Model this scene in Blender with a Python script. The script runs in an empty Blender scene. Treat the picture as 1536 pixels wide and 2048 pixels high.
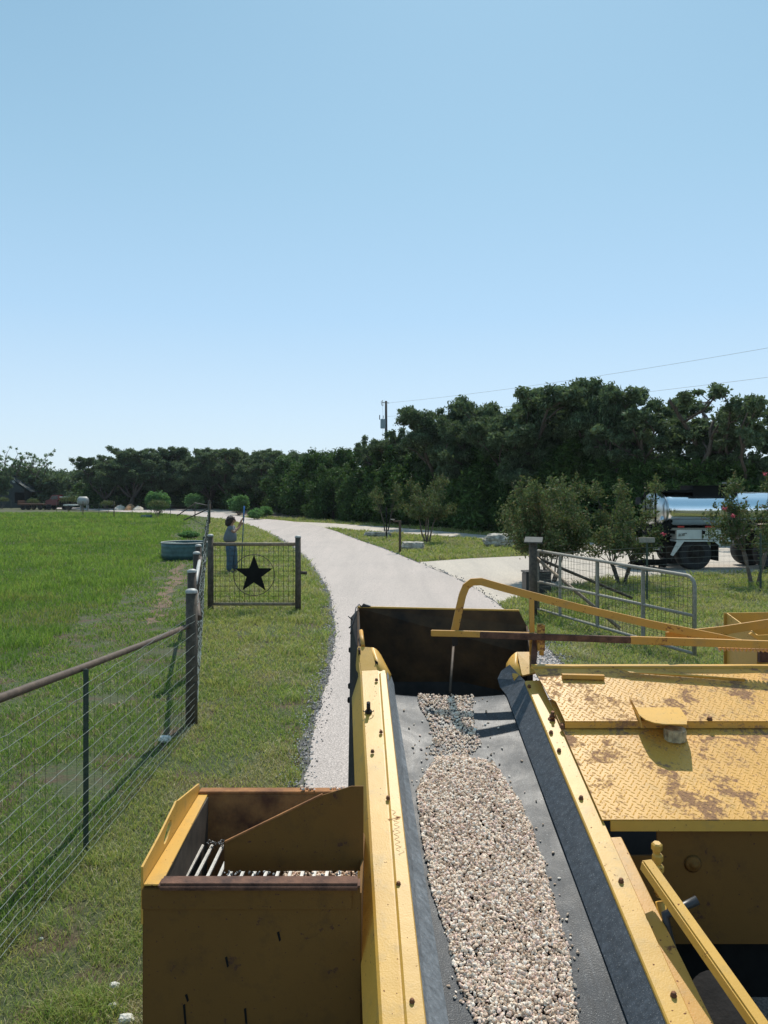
import bpy, bmesh, math, random
import numpy as np
from mathutils import Vector, Matrix, noise
from mathutils.geometry import tessellate_polygon

# ---------------------------------------------------------------- camera, sky, sun, exposure
F, HZ, H = 1540.0, 985.0, 2.5          # focal length and horizon of the photograph in its own pixels, eye height
sc = bpy.context.scene
cd = bpy.data.cameras.new("camera"); cam = bpy.data.objects.new("camera", cd)
sc.collection.objects.link(cam); sc.camera = cam
cam.location = (0, 0, H); cam.rotation_euler = (math.radians(90), 0, 0)
cd.sensor_fit = 'AUTO'; cd.sensor_width = 36; cd.lens = F/2048*36
cd.shift_y = -39/2048; cd.clip_start = 0.05; cd.clip_end = 2500
SUN_EL, SUN_AZ = 55.0, 10.0            # azimuth measured from +Y towards +X
world = bpy.data.worlds.new("World"); sc.world = world; world.use_nodes = True
wn = world.node_tree; bg = wn.nodes['Background']
sky = wn.nodes.new('ShaderNodeTexSky'); sky.sky_type = 'NISHITA'; sky.sun_disc = False
sky.sun_elevation = math.radians(SUN_EL); sky.sun_rotation = math.radians(SUN_AZ)
sky.air_density = 1.0; sky.dust_density = 0.6; sky.ozone_density = 2.0; sky.altitude = 300
# summer haze: the clear-sky colours washed towards pale blue, most of all low down
_tc = wn.nodes.new('ShaderNodeTexCoord'); _sx = wn.nodes.new('ShaderNodeSeparateXYZ'); wn.links.new(_tc.outputs['Generated'], _sx.inputs[0])
_rp = wn.nodes.new('ShaderNodeValToRGB'); _e = _rp.color_ramp.elements; wn.links.new(_sx.outputs['Z'], _rp.inputs[0])
_e[0].position = 0.0; _e[0].color = (6.9, 8.2, 9.0, 1); _e[1].position = 0.6; _e[1].color = (2.0, 4.0, 5.8, 1)
for _p, _c in ((0.10, (5.9, 7.7, 9.3, 1)), (0.22, (4.4, 6.7, 8.9, 1)), (0.38, (3.3, 5.6, 7.5, 1))): _n = _e.new(_p); _n.color = _c
_mx = wn.nodes.new('ShaderNodeMix'); _mx.data_type = 'RGBA'; _mx.inputs[0].default_value = 0.85
wn.links.new(sky.outputs[0], _mx.inputs[6]); wn.links.new(_rp.outputs[0], _mx.inputs[7])
_sa, _se = math.radians(SUN_AZ), math.radians(SUN_EL)      # bright hazy aureole round the sun
_dp = wn.nodes.new('ShaderNodeVectorMath'); _dp.operation = 'DOT_PRODUCT'; _dp.inputs[1].default_value = (math.sin(_sa)*math.cos(_se), math.cos(_sa)*math.cos(_se), math.sin(_se))
wn.links.new(_tc.outputs['Generated'], _dp.inputs[0])
_cl = wn.nodes.new('ShaderNodeMath'); _cl.operation = 'MAXIMUM'; _cl.inputs[1].default_value = 0.0; wn.links.new(_dp.outputs['Value'], _cl.inputs[0])
_prev = _mx.outputs[2]
for _pw, _k, _c in ((9, 2.3, (.75, .95, 1.0)), (90, 16, (1.0, .98, .92))):
    _p = wn.nodes.new('ShaderNodeMath'); _p.operation = 'POWER'; _p.inputs[1].default_value = _pw; wn.links.new(_cl.outputs[0], _p.inputs[0])
    _s = wn.nodes.new('ShaderNodeVectorMath'); _s.operation = 'SCALE'; _s.inputs[0].default_value = [q*_k for q in _c]; wn.links.new(_p.outputs[0], _s.inputs['Scale'])
    _ad = wn.nodes.new('ShaderNodeVectorMath'); _ad.operation = 'ADD'; wn.links.new(_prev, _ad.inputs[0]); wn.links.new(_s.outputs[0], _ad.inputs[1]); _prev = _ad.outputs[0]
wn.links.new(_prev, bg.inputs[0]); bg.inputs[1].default_value = 0.10
sd = bpy.data.lights.new("sun", 'SUN'); sun = bpy.data.objects.new("sun", sd); sc.collection.objects.link(sun)
sd.energy = 4.2; sd.angle = math.radians(0.5); sd.color = (1.0, 0.95, 0.86)
_a, _e = math.radians(SUN_AZ), math.radians(SUN_EL)
SUNV = Vector((math.sin(_a)*math.cos(_e), math.cos(_a)*math.cos(_e), math.sin(_e)))
sun.rotation_euler = SUNV.to_track_quat('Z', 'Y').to_euler()
sun.location = (10, 30, 40)
sc.view_settings.view_transform = 'Standard'; sc.view_settings.look = 'None'
sc.view_settings.exposure = 0.12; sc.view_settings.gamma = 1.0
sc.render.engine = 'CYCLES'; sc.cycles.max_bounces = 6; sc.cycles.transparent_max_bounces = 8

rng = random.Random(7); nr = np.random.default_rng(11)
COL = sc.collection

# ---------------------------------------------------------------- where a point seen in the photograph stands
def R(x, y, Y): return Vector(((x-768)/F*Y, Y, H-(y-HZ)/F*Y))
def G(x, y, z=0.0):
    Y = (H-z)*F/(y-HZ); return Vector(((x-768)/F*Y, Y, z))
def fz(Y): return 1.506+0.329*(Y-4.347)          # the inclined top of the spreader's conveyor
def PL(x, y, c=0.0):
    Y = (2.424-c)/((y-HZ)/F+0.329); return Vector(((x-768)/F*Y, Y, fz(Y)+c))

# ---------------------------------------------------------------- objects
def tag(o, label=None, cat=None, group=None, kind=None):
    if label: o['label'] = label
    if cat: o['category'] = cat
    if group: o['group'] = group
    if kind: o['kind'] = kind
    return o
def empty(name, loc=(0, 0, 0), label=None, cat=None, group=None):
    o = bpy.data.objects.new(name, None); COL.objects.link(o); o.location = loc
    o.empty_display_size = 0.2
    return tag(o, label, cat, group)
def wloc(o):
    v = Vector((0, 0, 0))
    while o is not None: v = v+Vector(o.location); o = o.parent
    return v
def link(name, me, parent=None, origin=None):
    o = bpy.data.objects.new(name, me); COL.objects.link(o)
    off = wloc(parent) if parent else Vector(origin or (0, 0, 0))
    if off.length > 0:
        n = len(me.vertices); co = np.empty(n*3, np.float32); me.vertices.foreach_get('co', co)
        co = (co.reshape(-1, 3)-np.array(off, np.float32)).ravel(); me.vertices.foreach_set('co', co)
    if parent: o.parent = parent
    else: o.location = off
    me.update(); return o
def npmesh(name, V, Fq, mats, mi=None, smooth=False):
    """V (n,3) array, Fq (m,k) array of equal-sized faces"""
    me = bpy.data.meshes.new(name); V = np.asarray(V, np.float32); Fq = np.asarray(Fq, np.int32)
    m, k = Fq.shape
    me.vertices.add(len(V)); me.vertices.foreach_set('co', V.ravel())
    me.loops.add(m*k); me.loops.foreach_set('vertex_index', Fq.ravel())
    me.polygons.add(m); me.polygons.foreach_set('loop_start', np.arange(0, m*k, k, dtype=np.int32))
    me.polygons.foreach_set('loop_total', np.full(m, k, np.int32))
    for a in mats: me.materials.append(a)
    if mi is not None: me.polygons.foreach_set('material_index', np.asarray(mi, np.int32))
    me.polygons.foreach_set('use_smooth', np.full(m, smooth, bool))
    me.update(calc_edges=True); return me

class MB:
    """collects shapes that become ONE mesh object"""
    def __init__(s): s.v = []; s.f = []; s.sm = []; s.m = []; s.cm = 0
    def add(s, vs, fs, smooth=False):
        b = len(s.v); s.v += [tuple(v) for v in vs]
        for f in fs: s.f.append([b+i for i in f]); s.sm.append(smooth); s.m.append(s.cm)
        return s
    def box(s, c, d, rot=None, bev=0.0):
        c = Vector(c); hx, hy, hz = d[0]/2, d[1]/2, d[2]/2
        M = rot.to_matrix() if rot is not None and hasattr(rot, 'to_matrix') else (rot or Matrix.Identity(3))
        if bev <= 0:
            P = [Vector((x, y, z)) for z in (-hz, hz) for y in (-hy, hy) for x in (-hx, hx)]
            s.add([c+M@p for p in P], [(0, 2, 3, 1), (4, 5, 7, 6), (0, 1, 5, 4), (2, 6, 7, 3), (0, 4, 6, 2), (1, 3, 7, 5)])
        else:
            bm = bmesh.new(); bmesh.ops.create_cube(bm, size=1)
            for v in bm.verts: v.co = Vector((v.co.x*d[0], v.co.y*d[1], v.co.z*d[2]))
            bmesh.ops.bevel(bm, geom=bm.edges[:], offset=min(bev, 0.45*min(d)), segments=2, affect='EDGES')
            bm.verts.index_update(); s.add([c+M@v.co for v in bm.verts], [[v.index for v in f.verts] for f in bm.faces]); bm.free()
        return s
    def bar(s, a, b, w, h, up=(0, 0, 1), bev=0.0):
        """box from a to b, w across and h along up"""
        a, b = Vector(a), Vector(b); y = (b-a).normalized(); x = y.cross(Vector(up)).normalized(); z = x.cross(y)
        M = Matrix((x, y, z)).transposed()
        return s.box((a+b)/2, (w, (b-a).length, h), M, bev)
    def tube(s, pts, r, n=8, caps=True, smooth=True):
        pts = [Vector(p) for p in pts]; rs = r if isinstance(r, (list, tuple)) else [r]*len(pts)
        t0 = (pts[1]-pts[0]).normalized(); u = t0.orthogonal().normalized(); rings = []; vs = []
        for i, p in enumerate(pts):
            t = (pts[min(i+1, len(pts)-1)]-pts[max(i-1, 0)])
            if t.length < 1e-9: t = t0
            t.normalize(); u = (u-t*u.dot(t))
            u = u.normalized() if u.length > 1e-6 else t.orthogonal().normalized()
            w = t.cross(u)
            for k in range(n):
                a = 2*math.pi*k/n; vs.append(p+(u*math.cos(a)+w*math.sin(a))*rs[i])
        fs = []
        for i in range(len(pts)-1):
            for k in range(n):
                k2 = (k+1) % n; fs.append((i*n+k, i*n+k2, (i+1)*n+k2, (i+1)*n+k))
        b = len(s.v); s.add(vs, fs, smooth)
        if caps:
            s.f.append([b+k for k in range(n)][::-1]); s.sm.append(False); s.m.append(s.cm)
            s.f.append([b+(len(pts)-1)*n+k for k in range(n)]); s.sm.append(False); s.m.append(s.cm)
        return s
    def cyl(s, a, b, r, n=16, r2=None): return s.tube([a, b], [r, r if r2 is None else r2], n)
    def lathe(s, c, prof, n=24, axis=(0, 0, 1)):
        """prof = [(radius, height)]"""
        q = Vector((0, 0, 1)).rotation_difference(Vector(axis)); c = Vector(c); vs = []; fs = []
        for r, h in prof:
            for k in range(n):
                a = 2*math.pi*k/n; vs.append(c+q@Vector((r*math.cos(a), r*math.sin(a), h)))
        for i in range(len(prof)-1):
            for k in range(n):
                k2 = (k+1) % n; fs.append((i*n+k, i*n+k2, (i+1)*n+k2, (i+1)*n+k))
        return s.add(vs, fs, True)
    def plate(s, outline, th, holes=(), ndir=None):
        """flat outline (3D points) given a thickness; holes are outlines too"""
        loops = [[Vector(p) for p in outline]]+[[Vector(p) for p in h] for h in holes]
        o = loops[0]; nrm = Vector((0, 0, 0))
        for i in range(len(o)): nrm += o[i].cross(o[(i+1) % len(o)])
        nrm.normalize()
        if ndir is not None and nrm.dot(Vector(ndir)) < 0: nrm = -nrm
        tri = tessellate_polygon(loops); flat = [p for l in loops for p in l]; n = len(flat)
        vs = [p+nrm*th/2 for p in flat]+[p-nrm*th/2 for p in flat]
        fs = [t for t in tri]+[(t[0]+n, t[2]+n, t[1]+n) for t in tri]
        b = 0
        for l in loops:
            m = len(l)
            for i in range(m): j = (i+1) % m; fs.append((b+i, b+j, n+b+j, n+b+i))
            b += m
        return s.add(vs, fs)
    def loft(s, secs, closed=False, smooth=False, caps=False):
        n = len(secs[0]); vs = [p for c in secs for p in c]; fs = []
        for i in range(len(secs)-1):
            for k in range(n if closed else n-1):
                k2 = (k+1) % n; fs.append((i*n+k, i*n+k2, (i+1)*n+k2, (i+1)*n+k))
        if caps: fs.append(list(range(n))[::-1]); fs.append([(len(secs)-1)*n+k for k in range(n)])
        return s.add(vs, fs, smooth)
    def build(s, name, mat, parent=None, origin=None, fix=True):
        me = bpy.data.meshes.new(name); me.from_pydata(s.v, [], s.f); me.update()
        for a in (mat if isinstance(mat, (list, tuple)) else [mat]): me.materials.append(a)
        me.polygons.foreach_set('use_smooth', s.sm); me.polygons.foreach_set('material_index', s.m)
        if fix:
            bm = bmesh.new(); bm.from_mesh(me); bmesh.ops.recalc_face_normals(bm, faces=bm.faces); bm.to_mesh(me); bm.free()
        return link(name, me, parent, origin)

# ---------------------------------------------------------------- materials
def nodes(name):
    m = bpy.data.materials.new(name); m.use_nodes = True; t = m.node_tree
    return m, t, t.nodes['Principled BSDF']
def N(t, kind, **kw):
    n = t.nodes.new(kind)
    for k, v in kw.items():
        if k in n.inputs: n.inputs[k].default_value = v
        else: setattr(n, k, v)
    return n
def coords(t, space='Object'): return N(t, 'ShaderNodeTexCoord').outputs[space]
def noise_n(t, scale, detail=4, rough=0.55, vec=None, dist=0.0):
    n = N(t, 'ShaderNodeTexNoise'); n.inputs['Scale'].default_value = scale; n.inputs['Detail'].default_value = detail
    n.inputs['Roughness'].default_value = rough; n.inputs['Distortion'].default_value = dist
    t.links.new(vec if vec is not None else coords(t), n.inputs['Vector']); return n
def ramp(t, fac, stops, interp='LINEAR'):
    r = N(t, 'ShaderNodeValToRGB'); r.color_ramp.interpolation = interp; e = r.color_ramp.elements
    while len(e) < len(stops): e.new(0.5)
    for i, (p, c) in enumerate(stops):
        e[i].position = p; e[i].color = (c[0], c[1], c[2], 1) if not isinstance(c, float) else (c, c, c, 1)
    t.links.new(fac, r.inputs[0]); return r.outputs[0]
def mix(t, fac, a, b, mode='MIX'):
    m = N(t, 'ShaderNodeMix', data_type='RGBA', blend_type=mode)
    for s, v in ((m.inputs[0], fac), (m.inputs[6], a), (m.inputs[7], b)):
        if hasattr(v, 'links'): t.links.new(v, s)
        elif isinstance(v, (int, float)): s.default_value = v
        else: s.default_value = (v[0], v[1], v[2], 1)
    return m.outputs[2]
def bump(t, b, h, strength=0.3, dist=0.01):
    n = N(t, 'ShaderNodeBump'); n.inputs['Strength'].default_value = strength; n.inputs['Distance'].default_value = dist
    t.links.new(h, n.inputs['Height']); t.links.new(n.outputs[0], b.inputs['Normal'])
def mat(name, c, rough=0.6, metal=0.0, var=0.25, scale=6, bm=0.0, bscale=60, c2=None, spec=0.5):
    m, t, b = nodes(name); v = coords(t); n = noise_n(t, scale, 5, 0.6, v)
    lo = tuple(x*(1-var) for x in c) if c2 is None else c2; hi = tuple(min(1, x*(1+var*0.7)) for x in c)
    t.links.new(ramp(t, n.outputs[0], [(0.3, lo), (0.7, hi)]), b.inputs['Base Color'])
    b.inputs['Roughness'].default_value = rough; b.inputs['Metallic'].default_value = metal
    b.inputs['Specular IOR Level'].default_value = spec
    if bm > 0: bump(t, b, noise_n(t, bscale, 3, 0.5, v).outputs[0], bm, 0.01)
    return m
def paint(name, c, rust_amt=0.5, rough=0.45, rust=(0.11, 0.042, 0.018), dirt=(0.30, 0.21, 0.09), rscale=5.0):
    """old machine paint: grime, chips through to rust, fine scratches"""
    m, t, b = nodes(name); v = coords(t)
    big = noise_n(t, 2.3, 5, 0.6, v).outputs[0]; mid = noise_n(t, rscale, 8, 0.68, v, 0.4).outputs[0]
    chip = noise_n(t, 42, 5, 0.6, v).outputs[0]; fine = noise_n(t, 160, 3, 0.6, v).outputs[0]
    base = ramp(t, big, [(0.3, tuple(x*0.84 for x in c)), (0.62, c), (0.85, tuple(min(1, x*1.1) for x in c))])
    base = mix(t, ramp(t, noise_n(t, 9, 6, 0.7, v).outputs[0], [(0.52, 0.0), (0.72, 0.5)]), base, dirt)
    mm = N(t, 'ShaderNodeMath', operation='MULTIPLY_ADD'); t.links.new(chip, mm.inputs[0]); mm.inputs[1].default_value = 0.45
    t.links.new(mid, mm.inputs[2])
    k = 0.955-0.22*rust_amt
    rm = ramp(t, mm.outputs[0], [(k, 0.0), (min(0.999, k+0.035+.05*rust_amt), 1.0)])
    sp = ramp(t, noise_n(t, 75, 2, 0.5, v).outputs[0], [(0.71-0.03*rust_amt, 0.0), (0.735-0.03*rust_amt, 1.0)])
    mx = N(t, 'ShaderNodeMath', operation='MAXIMUM'); t.links.new(rm, mx.inputs[0]); t.links.new(sp, mx.inputs[1])
    rc = mix(t, fine, rust, tuple(x*2.3 for x in rust))
    t.links.new(mix(t, mx.outputs[0], base, rc), b.inputs['Base Color'])
    t.links.new(ramp(t, mx.outputs[0], [(0, rough), (1, 0.9)]), b.inputs['Roughness'])
    bm_ = N(t, 'ShaderNodeMath', operation='MULTIPLY_ADD'); t.links.new(noise_n(t, 4.5, 3, 0.5, v).outputs[0], bm_.inputs[0]); bm_.inputs[1].default_value = 5.0; t.links.new(fine, bm_.inputs[2])
    bump(t, b, bm_.outputs[0], 0.16, 0.004); b.inputs['Specular IOR Level'].default_value = 0.35
    return m
def leafmat(name, c1, c2, c3=None, scale=2.0, trans=0.3, lift=2.4):
    m, t, b = nodes(name); v = coords(t)
    a = ramp(t, noise_n(t, scale, 3, 0.6, v).outputs[0], [(0.35, c1), (0.65, c2)])
    if c3 is not None:
        a = mix(t, ramp(t, noise_n(t, scale*5, 2, 0.6, v).outputs[0], [(0.54, 0.0), (0.64, 0.85)]), a, c3)
    g = N(t, 'ShaderNodeNewGeometry'); a = mix(t, ramp(t, g.outputs['Random Per Island'], [(0, 0.0), (.6, .12), (1, 0.8)]), a, tuple(min(.6, x*lift) for x in c2))
    t.links.new(a, b.inputs['Base Color']); b.inputs['Roughness'].default_value = 0.7; b.inputs['Specular IOR Level'].default_value = 0.12
    tr = N(t, 'ShaderNodeBsdfTranslucent'); t.links.new(mix(t, 0.35, a, (c2[0]*2.2, c2[1]*2.4, c2[2]*0.8)), tr.inputs[0])
    ms = N(t, 'ShaderNodeMixShader'); ms.inputs[0].default_value = trans
    t.links.new(b.outputs[0], ms.inputs[1]); t.links.new(tr.outputs[0], ms.inputs[2])
    t.links.new(ms.outputs[0], t.nodes['Material Output'].inputs[0]); return m

YEL = (0.64, 0.355, 0.064)
M = {}
M['yellow'] = paint('worn_yellow_paint', YEL, 0.22)
M['yellow_rusty'] = paint('rust_streaked_yellow_paint', (0.58, 0.29, 0.05), 0.62)
M['yellow_deck'] = paint('scuffed_yellow_tread_plate', (0.65, 0.335, 0.062), 0.95, rust=(0.17, 0.09, 0.045), rscale=5.0)
M['yellow_shaded'] = paint('shade_darkened_grimy_yellow', (0.17, 0.078, 0.014), 0.42, 0.8, dirt=(0.06, 0.032, 0.012), rscale=9, rust=(0.05, 0.022, 0.012))  # grimy yellow with the shade of sun-averted faces put into the colour
M['hopper_brown'] = mat('dark_brown_hopper_steel', (0.075, 0.040, 0.018), 0.85, 0, 0.6, 4, 0.2, 60, c2=(0.016, 0.013, 0.011), spec=0.2)  # dark brown mottled with near-black patches
M['rust'] = mat('rusty_steel', (0.13, 0.06, 0.035), 0.85, 0.1, 0.5, 20, 0.3, 120, c2=(0.05, 0.022, 0.015))
M['orange_rust'] = mat('orange_rusted_plate', (0.30, 0.13, 0.04), 0.85, 0.1, 0.5, 9, 0.2, 90, c2=(0.10, 0.035, 0.015))
M['dark_steel'] = mat('grimy_dark_steel', (0.028, 0.023, 0.02), 0.75, 0.0, 0.5, 8, 0.2, 50, spec=0.2)
M['bolt'] = mat('rusty_bolt', (0.17, 0.075, 0.035), 0.7, 0.5, 0.4, 80)
M['bare'] = mat('bare_worn_steel', (0.45, 0.43, 0.40), 0.45, 0.7, 0.2, 40)
M['galv'] = mat('galvanised_steel', (0.27, 0.245, 0.20), 0.6, 0.05, 0.3, 30)
M['pipe'] = mat('weathered_brown_pipe', (0.085, 0.056, 0.036), 0.7, 0.1, 0.45, 18, 0.1, 100)
M['pipe_tan'] = mat('tan_weathered_pipe', (0.24, 0.18, 0.12), 0.7, 0.1, 0.45, 18)
M['pipe_dark'] = mat('dark_rusty_pipe', (0.075, 0.055, 0.04), 0.75, 0.2, 0.45, 15)
M['wood'] = mat('weathered_grey_post_wood', (0.085, 0.068, 0.050), 0.9, 0, 0.5, 14, 0.5, 40)
M['cap'] = mat('galvanised_post_cap', (0.36, 0.355, 0.33), 0.6, 0.15, 0.3, 30)
M['tpost'] = mat('green_steel_post', (0.045, 0.07, 0.05), 0.6, 0.2, 0.3, 20)
M['wire'] = mat('galvanised_fence_wire', (0.17, 0.20, 0.18), 0.5, 0.3, 0.3, 8)
M['wire_dark'] = mat('dark_welded_wire', (0.055, 0.055, 0.04), 0.7, 0.3, 0.3, 20)
M['black'] = mat('black_painted_steel', (0.010, 0.0095, 0.009), 0.75, 0, 0.3, 20, spec=0.12)
M['black_plastic'] = mat('black_plastic', (0.02, 0.02, 0.023), 0.4, 0, 0.3, 20)
M['tyre'] = mat('tyre_rubber', (0.018, 0.018, 0.019), 0.8, 0, 0.3, 20)
M['chrome'] = mat('polished_stainless', (0.88, 0.89, 0.90), 0.15, 1.0, 0.03, 3)
M['chrome_dull'] = mat('brushed_stainless', (0.55, 0.57, 0.58), 0.28, 1.0, 0.1, 6)
M['white_paint'] = mat('off_white_paint', (0.62, 0.63, 0.58), 0.5, 0, 0.1, 5)
M['red_paint'] = mat('dark_red_truck_paint', (0.16, 0.03, 0.03), 0.3, 0, 0.2, 5)
M['glass'] = mat('dark_window_glass', (0.02, 0.025, 0.03), 0.06, 0, 0.1, 5, spec=0.8)
M['teal'] = mat('weathered_green_tank_steel', (0.055, 0.115, 0.115), 0.5, 0.2, 0.35, 7)
M['bark'] = mat('tree_bark', (0.085, 0.068, 0.052), 0.95, 0, 0.45, 12, 0.5, 30)
M['bark_pale'] = mat('smooth_mottled_bark', (0.17, 0.125, 0.095), 0.85, 0, 0.4, 12)
M['rock'] = mat('weathered_limestone', (0.46, 0.41, 0.34), 0.95, 0, 0.5, 5, 0.9, 14, c2=(0.13, 0.125, 0.11))
M['white_rock'] = mat('white_limestone', (0.62, 0.59, 0.52), 0.95, 0, 0.3, 30, 0.6, 60)
M['pole'] = mat('creosoted_pole_wood', (0.06, 0.055, 0.05), 0.9, 0, 0.3, 10)
M['tie'] = mat('railroad_tie_wood', (0.07, 0.05, 0.038), 0.95, 0, 0.4, 8)
M['transformer'] = mat('grey_transformer_paint', (0.28, 0.34, 0.37), 0.5, 0, 0.1, 5)
M['reflector'] = mat('red_reflective_tape', (0.5, 0.03, 0.02), 0.4, 0, 0.1, 20)
M['skin'] = mat('skin', (0.36, 0.20, 0.13), 0.6, 0, 0.1, 20)
M['hair'] = mat('dark_curly_hair', (0.035, 0.022, 0.016), 0.7, 0, 0.4, 60, 0.8, 90)
M['shirt'] = mat('grey_blue_shirt_cloth', (0.13, 0.15, 0.165), 0.9, 0, 0.15, 12)
M['jeans'] = mat('blue_denim', (0.055, 0.10, 0.145), 0.9, 0, 0.3, 14)
M['shoe'] = mat('grey_shoe_leather', (0.10, 0.10, 0.11), 0.7, 0, 0.2, 20)
M['blue_pole'] = mat('blue_painted_handle', (0.02, 0.12, 0.32), 0.4, 0, 0.1, 20)
M['tin'] = mat('dull_barn_tin', (0.035, 0.045, 0.045), 0.8, 0.0, 0.3, 3)
M['dirt'] = mat('orange_dirt', (0.42, 0.22, 0.11), 0.95, 0, 0.3, 2)
M['sand'] = mat('pale_gravel_heap', (0.50, 0.45, 0.37), 0.95, 0, 0.2, 4, 0.6, 20)
M['flower'] = mat('pink_blossom', (0.62, 0.07, 0.11), 0.6, 0, 0.2, 20)
M['leaf_oak'] = leafmat('live_oak_leaves', (0.038, 0.058, 0.034), (0.086, 0.118, 0.064), None, 0.8, 0.28)
M['leaf_juniper'] = leafmat('juniper_foliage', (0.020, 0.044, 0.014), (0.052, 0.090, 0.026), None, 0.9, 0.22)
M['leaf_myrtle'] = leafmat('crepe_myrtle_leaves', (0.034, 0.056, 0.024), (0.078, 0.105, 0.045), (0.27, 0.14, 0.075), 2.4, 0.28)
M['leaf_bush'] = leafmat('broad_glossy_leaves', (0.05, 0.11, 0.04), (0.11, 0.20, 0.075), None, 2.0, 0.3)
M['leaf_pale'] = leafmat('pale_thin_leaves', (0.07, 0.11, 0.06), (0.12, 0.17, 0.09), None, 1.2, 0.35)
# ---------------------------------------------------------------- setting: ground, drives, grass
def grass_ground():
    m, t, b = nodes('grassy_ground'); v = coords(t)
    big = noise_n(t, 0.35, 5, 0.6, v).outputs[0]; mid = noise_n(t, 1.7, 6, 0.65, v).outputs[0]; fine = noise_n(t, 26, 5, 0.7, v).outputs[0]
    g = ramp(t, fine, [(0.3, (0.024, 0.034, 0.010)), (0.5, (0.055, 0.066, 0.022)), (0.72, (0.12, 0.115, 0.052))])
    g = mix(t, ramp(t, big, [(0.42, 0.0), (0.62, 0.4)]), g, (0.045, 0.085, 0.02))
    soil = mix(t, fine, (0.045, 0.025, 0.015), (0.13, 0.076, 0.045))
    c = mix(t, ramp(t, mid, [(0.50, 0.0), (0.60, 0.8)]), g, soil)
    t.links.new(c, b.inputs['Base Color']); b.inputs['Roughness'].default_value = 0.95
    bump(t, b, fine, 0.7, 0.04); return m
def soil_mat(name, a, c, d, sc1=1.5):
    m, t, b = nodes(name); v = coords(t)
    col = ramp(t, noise_n(t, sc1, 8, 0.7, v).outputs[0], [(0.3, a), (0.5, c), (0.7, d)])
    t.links.new(col, b.inputs['Base Color']); b.inputs['Roughness'].default_value = 0.95
    bump(t, b, noise_n(t, 12, 5, 0.7, v).outputs[0], 0.6, 0.03); return m
def road_mat(name, a, b2, dark, speck=0.6, vs=75.0):
    """chip seal: small pale stones with dark binder between"""
    m, t, b = nodes(name); v = coords(t)
    vo = N(t, 'ShaderNodeTexVoronoi'); vo.inputs['Scale'].default_value = vs; t.links.new(v, vo.inputs['Vector'])
    st = ramp(t, vo.outputs['Color'], [(0.15, tuple(x*0.82 for x in a)), (0.85, b2)])
    edge = ramp(t, vo.outputs['Distance'], [(0.38, 0.0), (0.75, speck)])
    c = mix(t, edge, st, dark)
    big = noise_n(t, 0.35, 5, 0.6, v).outputs[0]
    c = mix(t, ramp(t, big, [(0.4, 0.0), (0.75, 0.22)]), c, (0.30, 0.265, 0.24))
    mp = N(t, 'ShaderNodeMapping'); mp.inputs['Scale'].default_value = (1.6, 0.10, 1); mp.inputs['Rotation'].default_value = (0, 0, -.16); t.links.new(v, mp.inputs[0])
    c = mix(t, ramp(t, noise_n(t, 1.1, 5, 0.6, mp.outputs[0], .3).outputs[0], [(0.40, 0.0), (0.70, 0.38)]), c, (0.27, 0.24, 0.215))
    pat = noise_n(t, 2.4, 7, 0.75, v, 0.6).outputs[0]
    c = mix(t, ramp(t, pat, [(0.60, 0.0), (0.78, 0.28)]), c, dark)
    t.links.new(c, b.inputs['Base Color']); b.inputs['Roughness'].default_value = 0.9
    bump(t, b, vo.outputs['Distance'], 0.5, 0.006); return m
M['ground'] = grass_ground()
M['chipseal'] = road_mat('chip_seal_surface', (0.50, 0.415, 0.365), (0.655, 0.555, 0.495), (0.13, 0.115, 0.105))
M['caliche'] = road_mat('pale_caliche_gravel', (0.49, 0.42, 0.335), (0.62, 0.54, 0.45), (0.26, 0.22, 0.18), 0.4, 40)
M['binder'] = soil_mat('dark_asphalt_binder', (0.03, 0.03, 0.032), (0.09, 0.085, 0.08), (0.28, 0.25, 0.225), 9)
M['litter'] = soil_mat('brown_leaf_litter', (0.05, 0.032, 0.02), (0.12, 0.08, 0.05), (0.22, 0.15, 0.10))
M['soil'] = soil_mat('bare_reddish_soil', (0.07, 0.05, 0.025), (0.13, 0.08, 0.05), (0.24, 0.15, 0.09), 3)

def smooth_line(p, k=8):
    p = [Vector(q) for q in p]; out = []
    for i in range(len(p)-1):
        a = p[max(i-1, 0)]; b = p[i]; c = p[i+1]; d = p[min(i+2, len(p)-1)]
        for j in range(k):
            u = j/k; out.append(0.5*((2*b)+(c-a)*u+(2*a-5*b+4*c-d)*u*u+(3*b-a-3*c+d)*u*u*u))
    out.append(p[-1]); return out
def ragged(loop, amp=0.05, seed=0, step=0.02):
    out = []
    for i in range(len(loop)):
        a, b = loop[i], loop[(i+1) % len(loop)]; L = (b-a).length
        n = max(1, min(60, int(L/max(0.06, step*max(a.y, 3)))))
        d = (b-a); nn = Vector((-d.y, d.x, 0)); nn = nn.normalized() if nn.length > 0 else nn
        for j in range(n):
            p = a+d*j/n; s = amp*(noise.noise(Vector((p.x*2.3, p.y*2.3, seed)))*1.3+noise.noise(Vector((p.x*9, p.y*9, seed+5)))*0.7)
            out.append(p+nn*s)
    return out
def sheet(name, loop, z, m, amp=0.05, seed=0):
    l = ragged([Vector((p.x, p.y, z)) for p in loop], amp, seed)
    mb = MB(); mb.add(l, [tuple(t) for t in tessellate_polygon([l])])
    o = mb.build(name, m, fix=False)
    me = o.data
    if me.polygons[0].normal.z < 0: me.flip_normals()
    return tag(o, kind='structure'), [(p.x, p.y) for p in l]
mb = MB()
xs = [-600, -300, -100, -40, -10, 10, 40, 100, 300, 600]; ys = [-100, -20, 0, 20, 60, 120, 250, 500, 900]
mb.add([(x, y, 0) for y in ys for x in xs], [(j*10+i, j*10+i+1, (j+1)*10+i+1, (j+1)*10+i) for j in range(8) for i in range(9)])
tag(mb.build('ground', M['ground'], fix=False), kind='structure')

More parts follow.
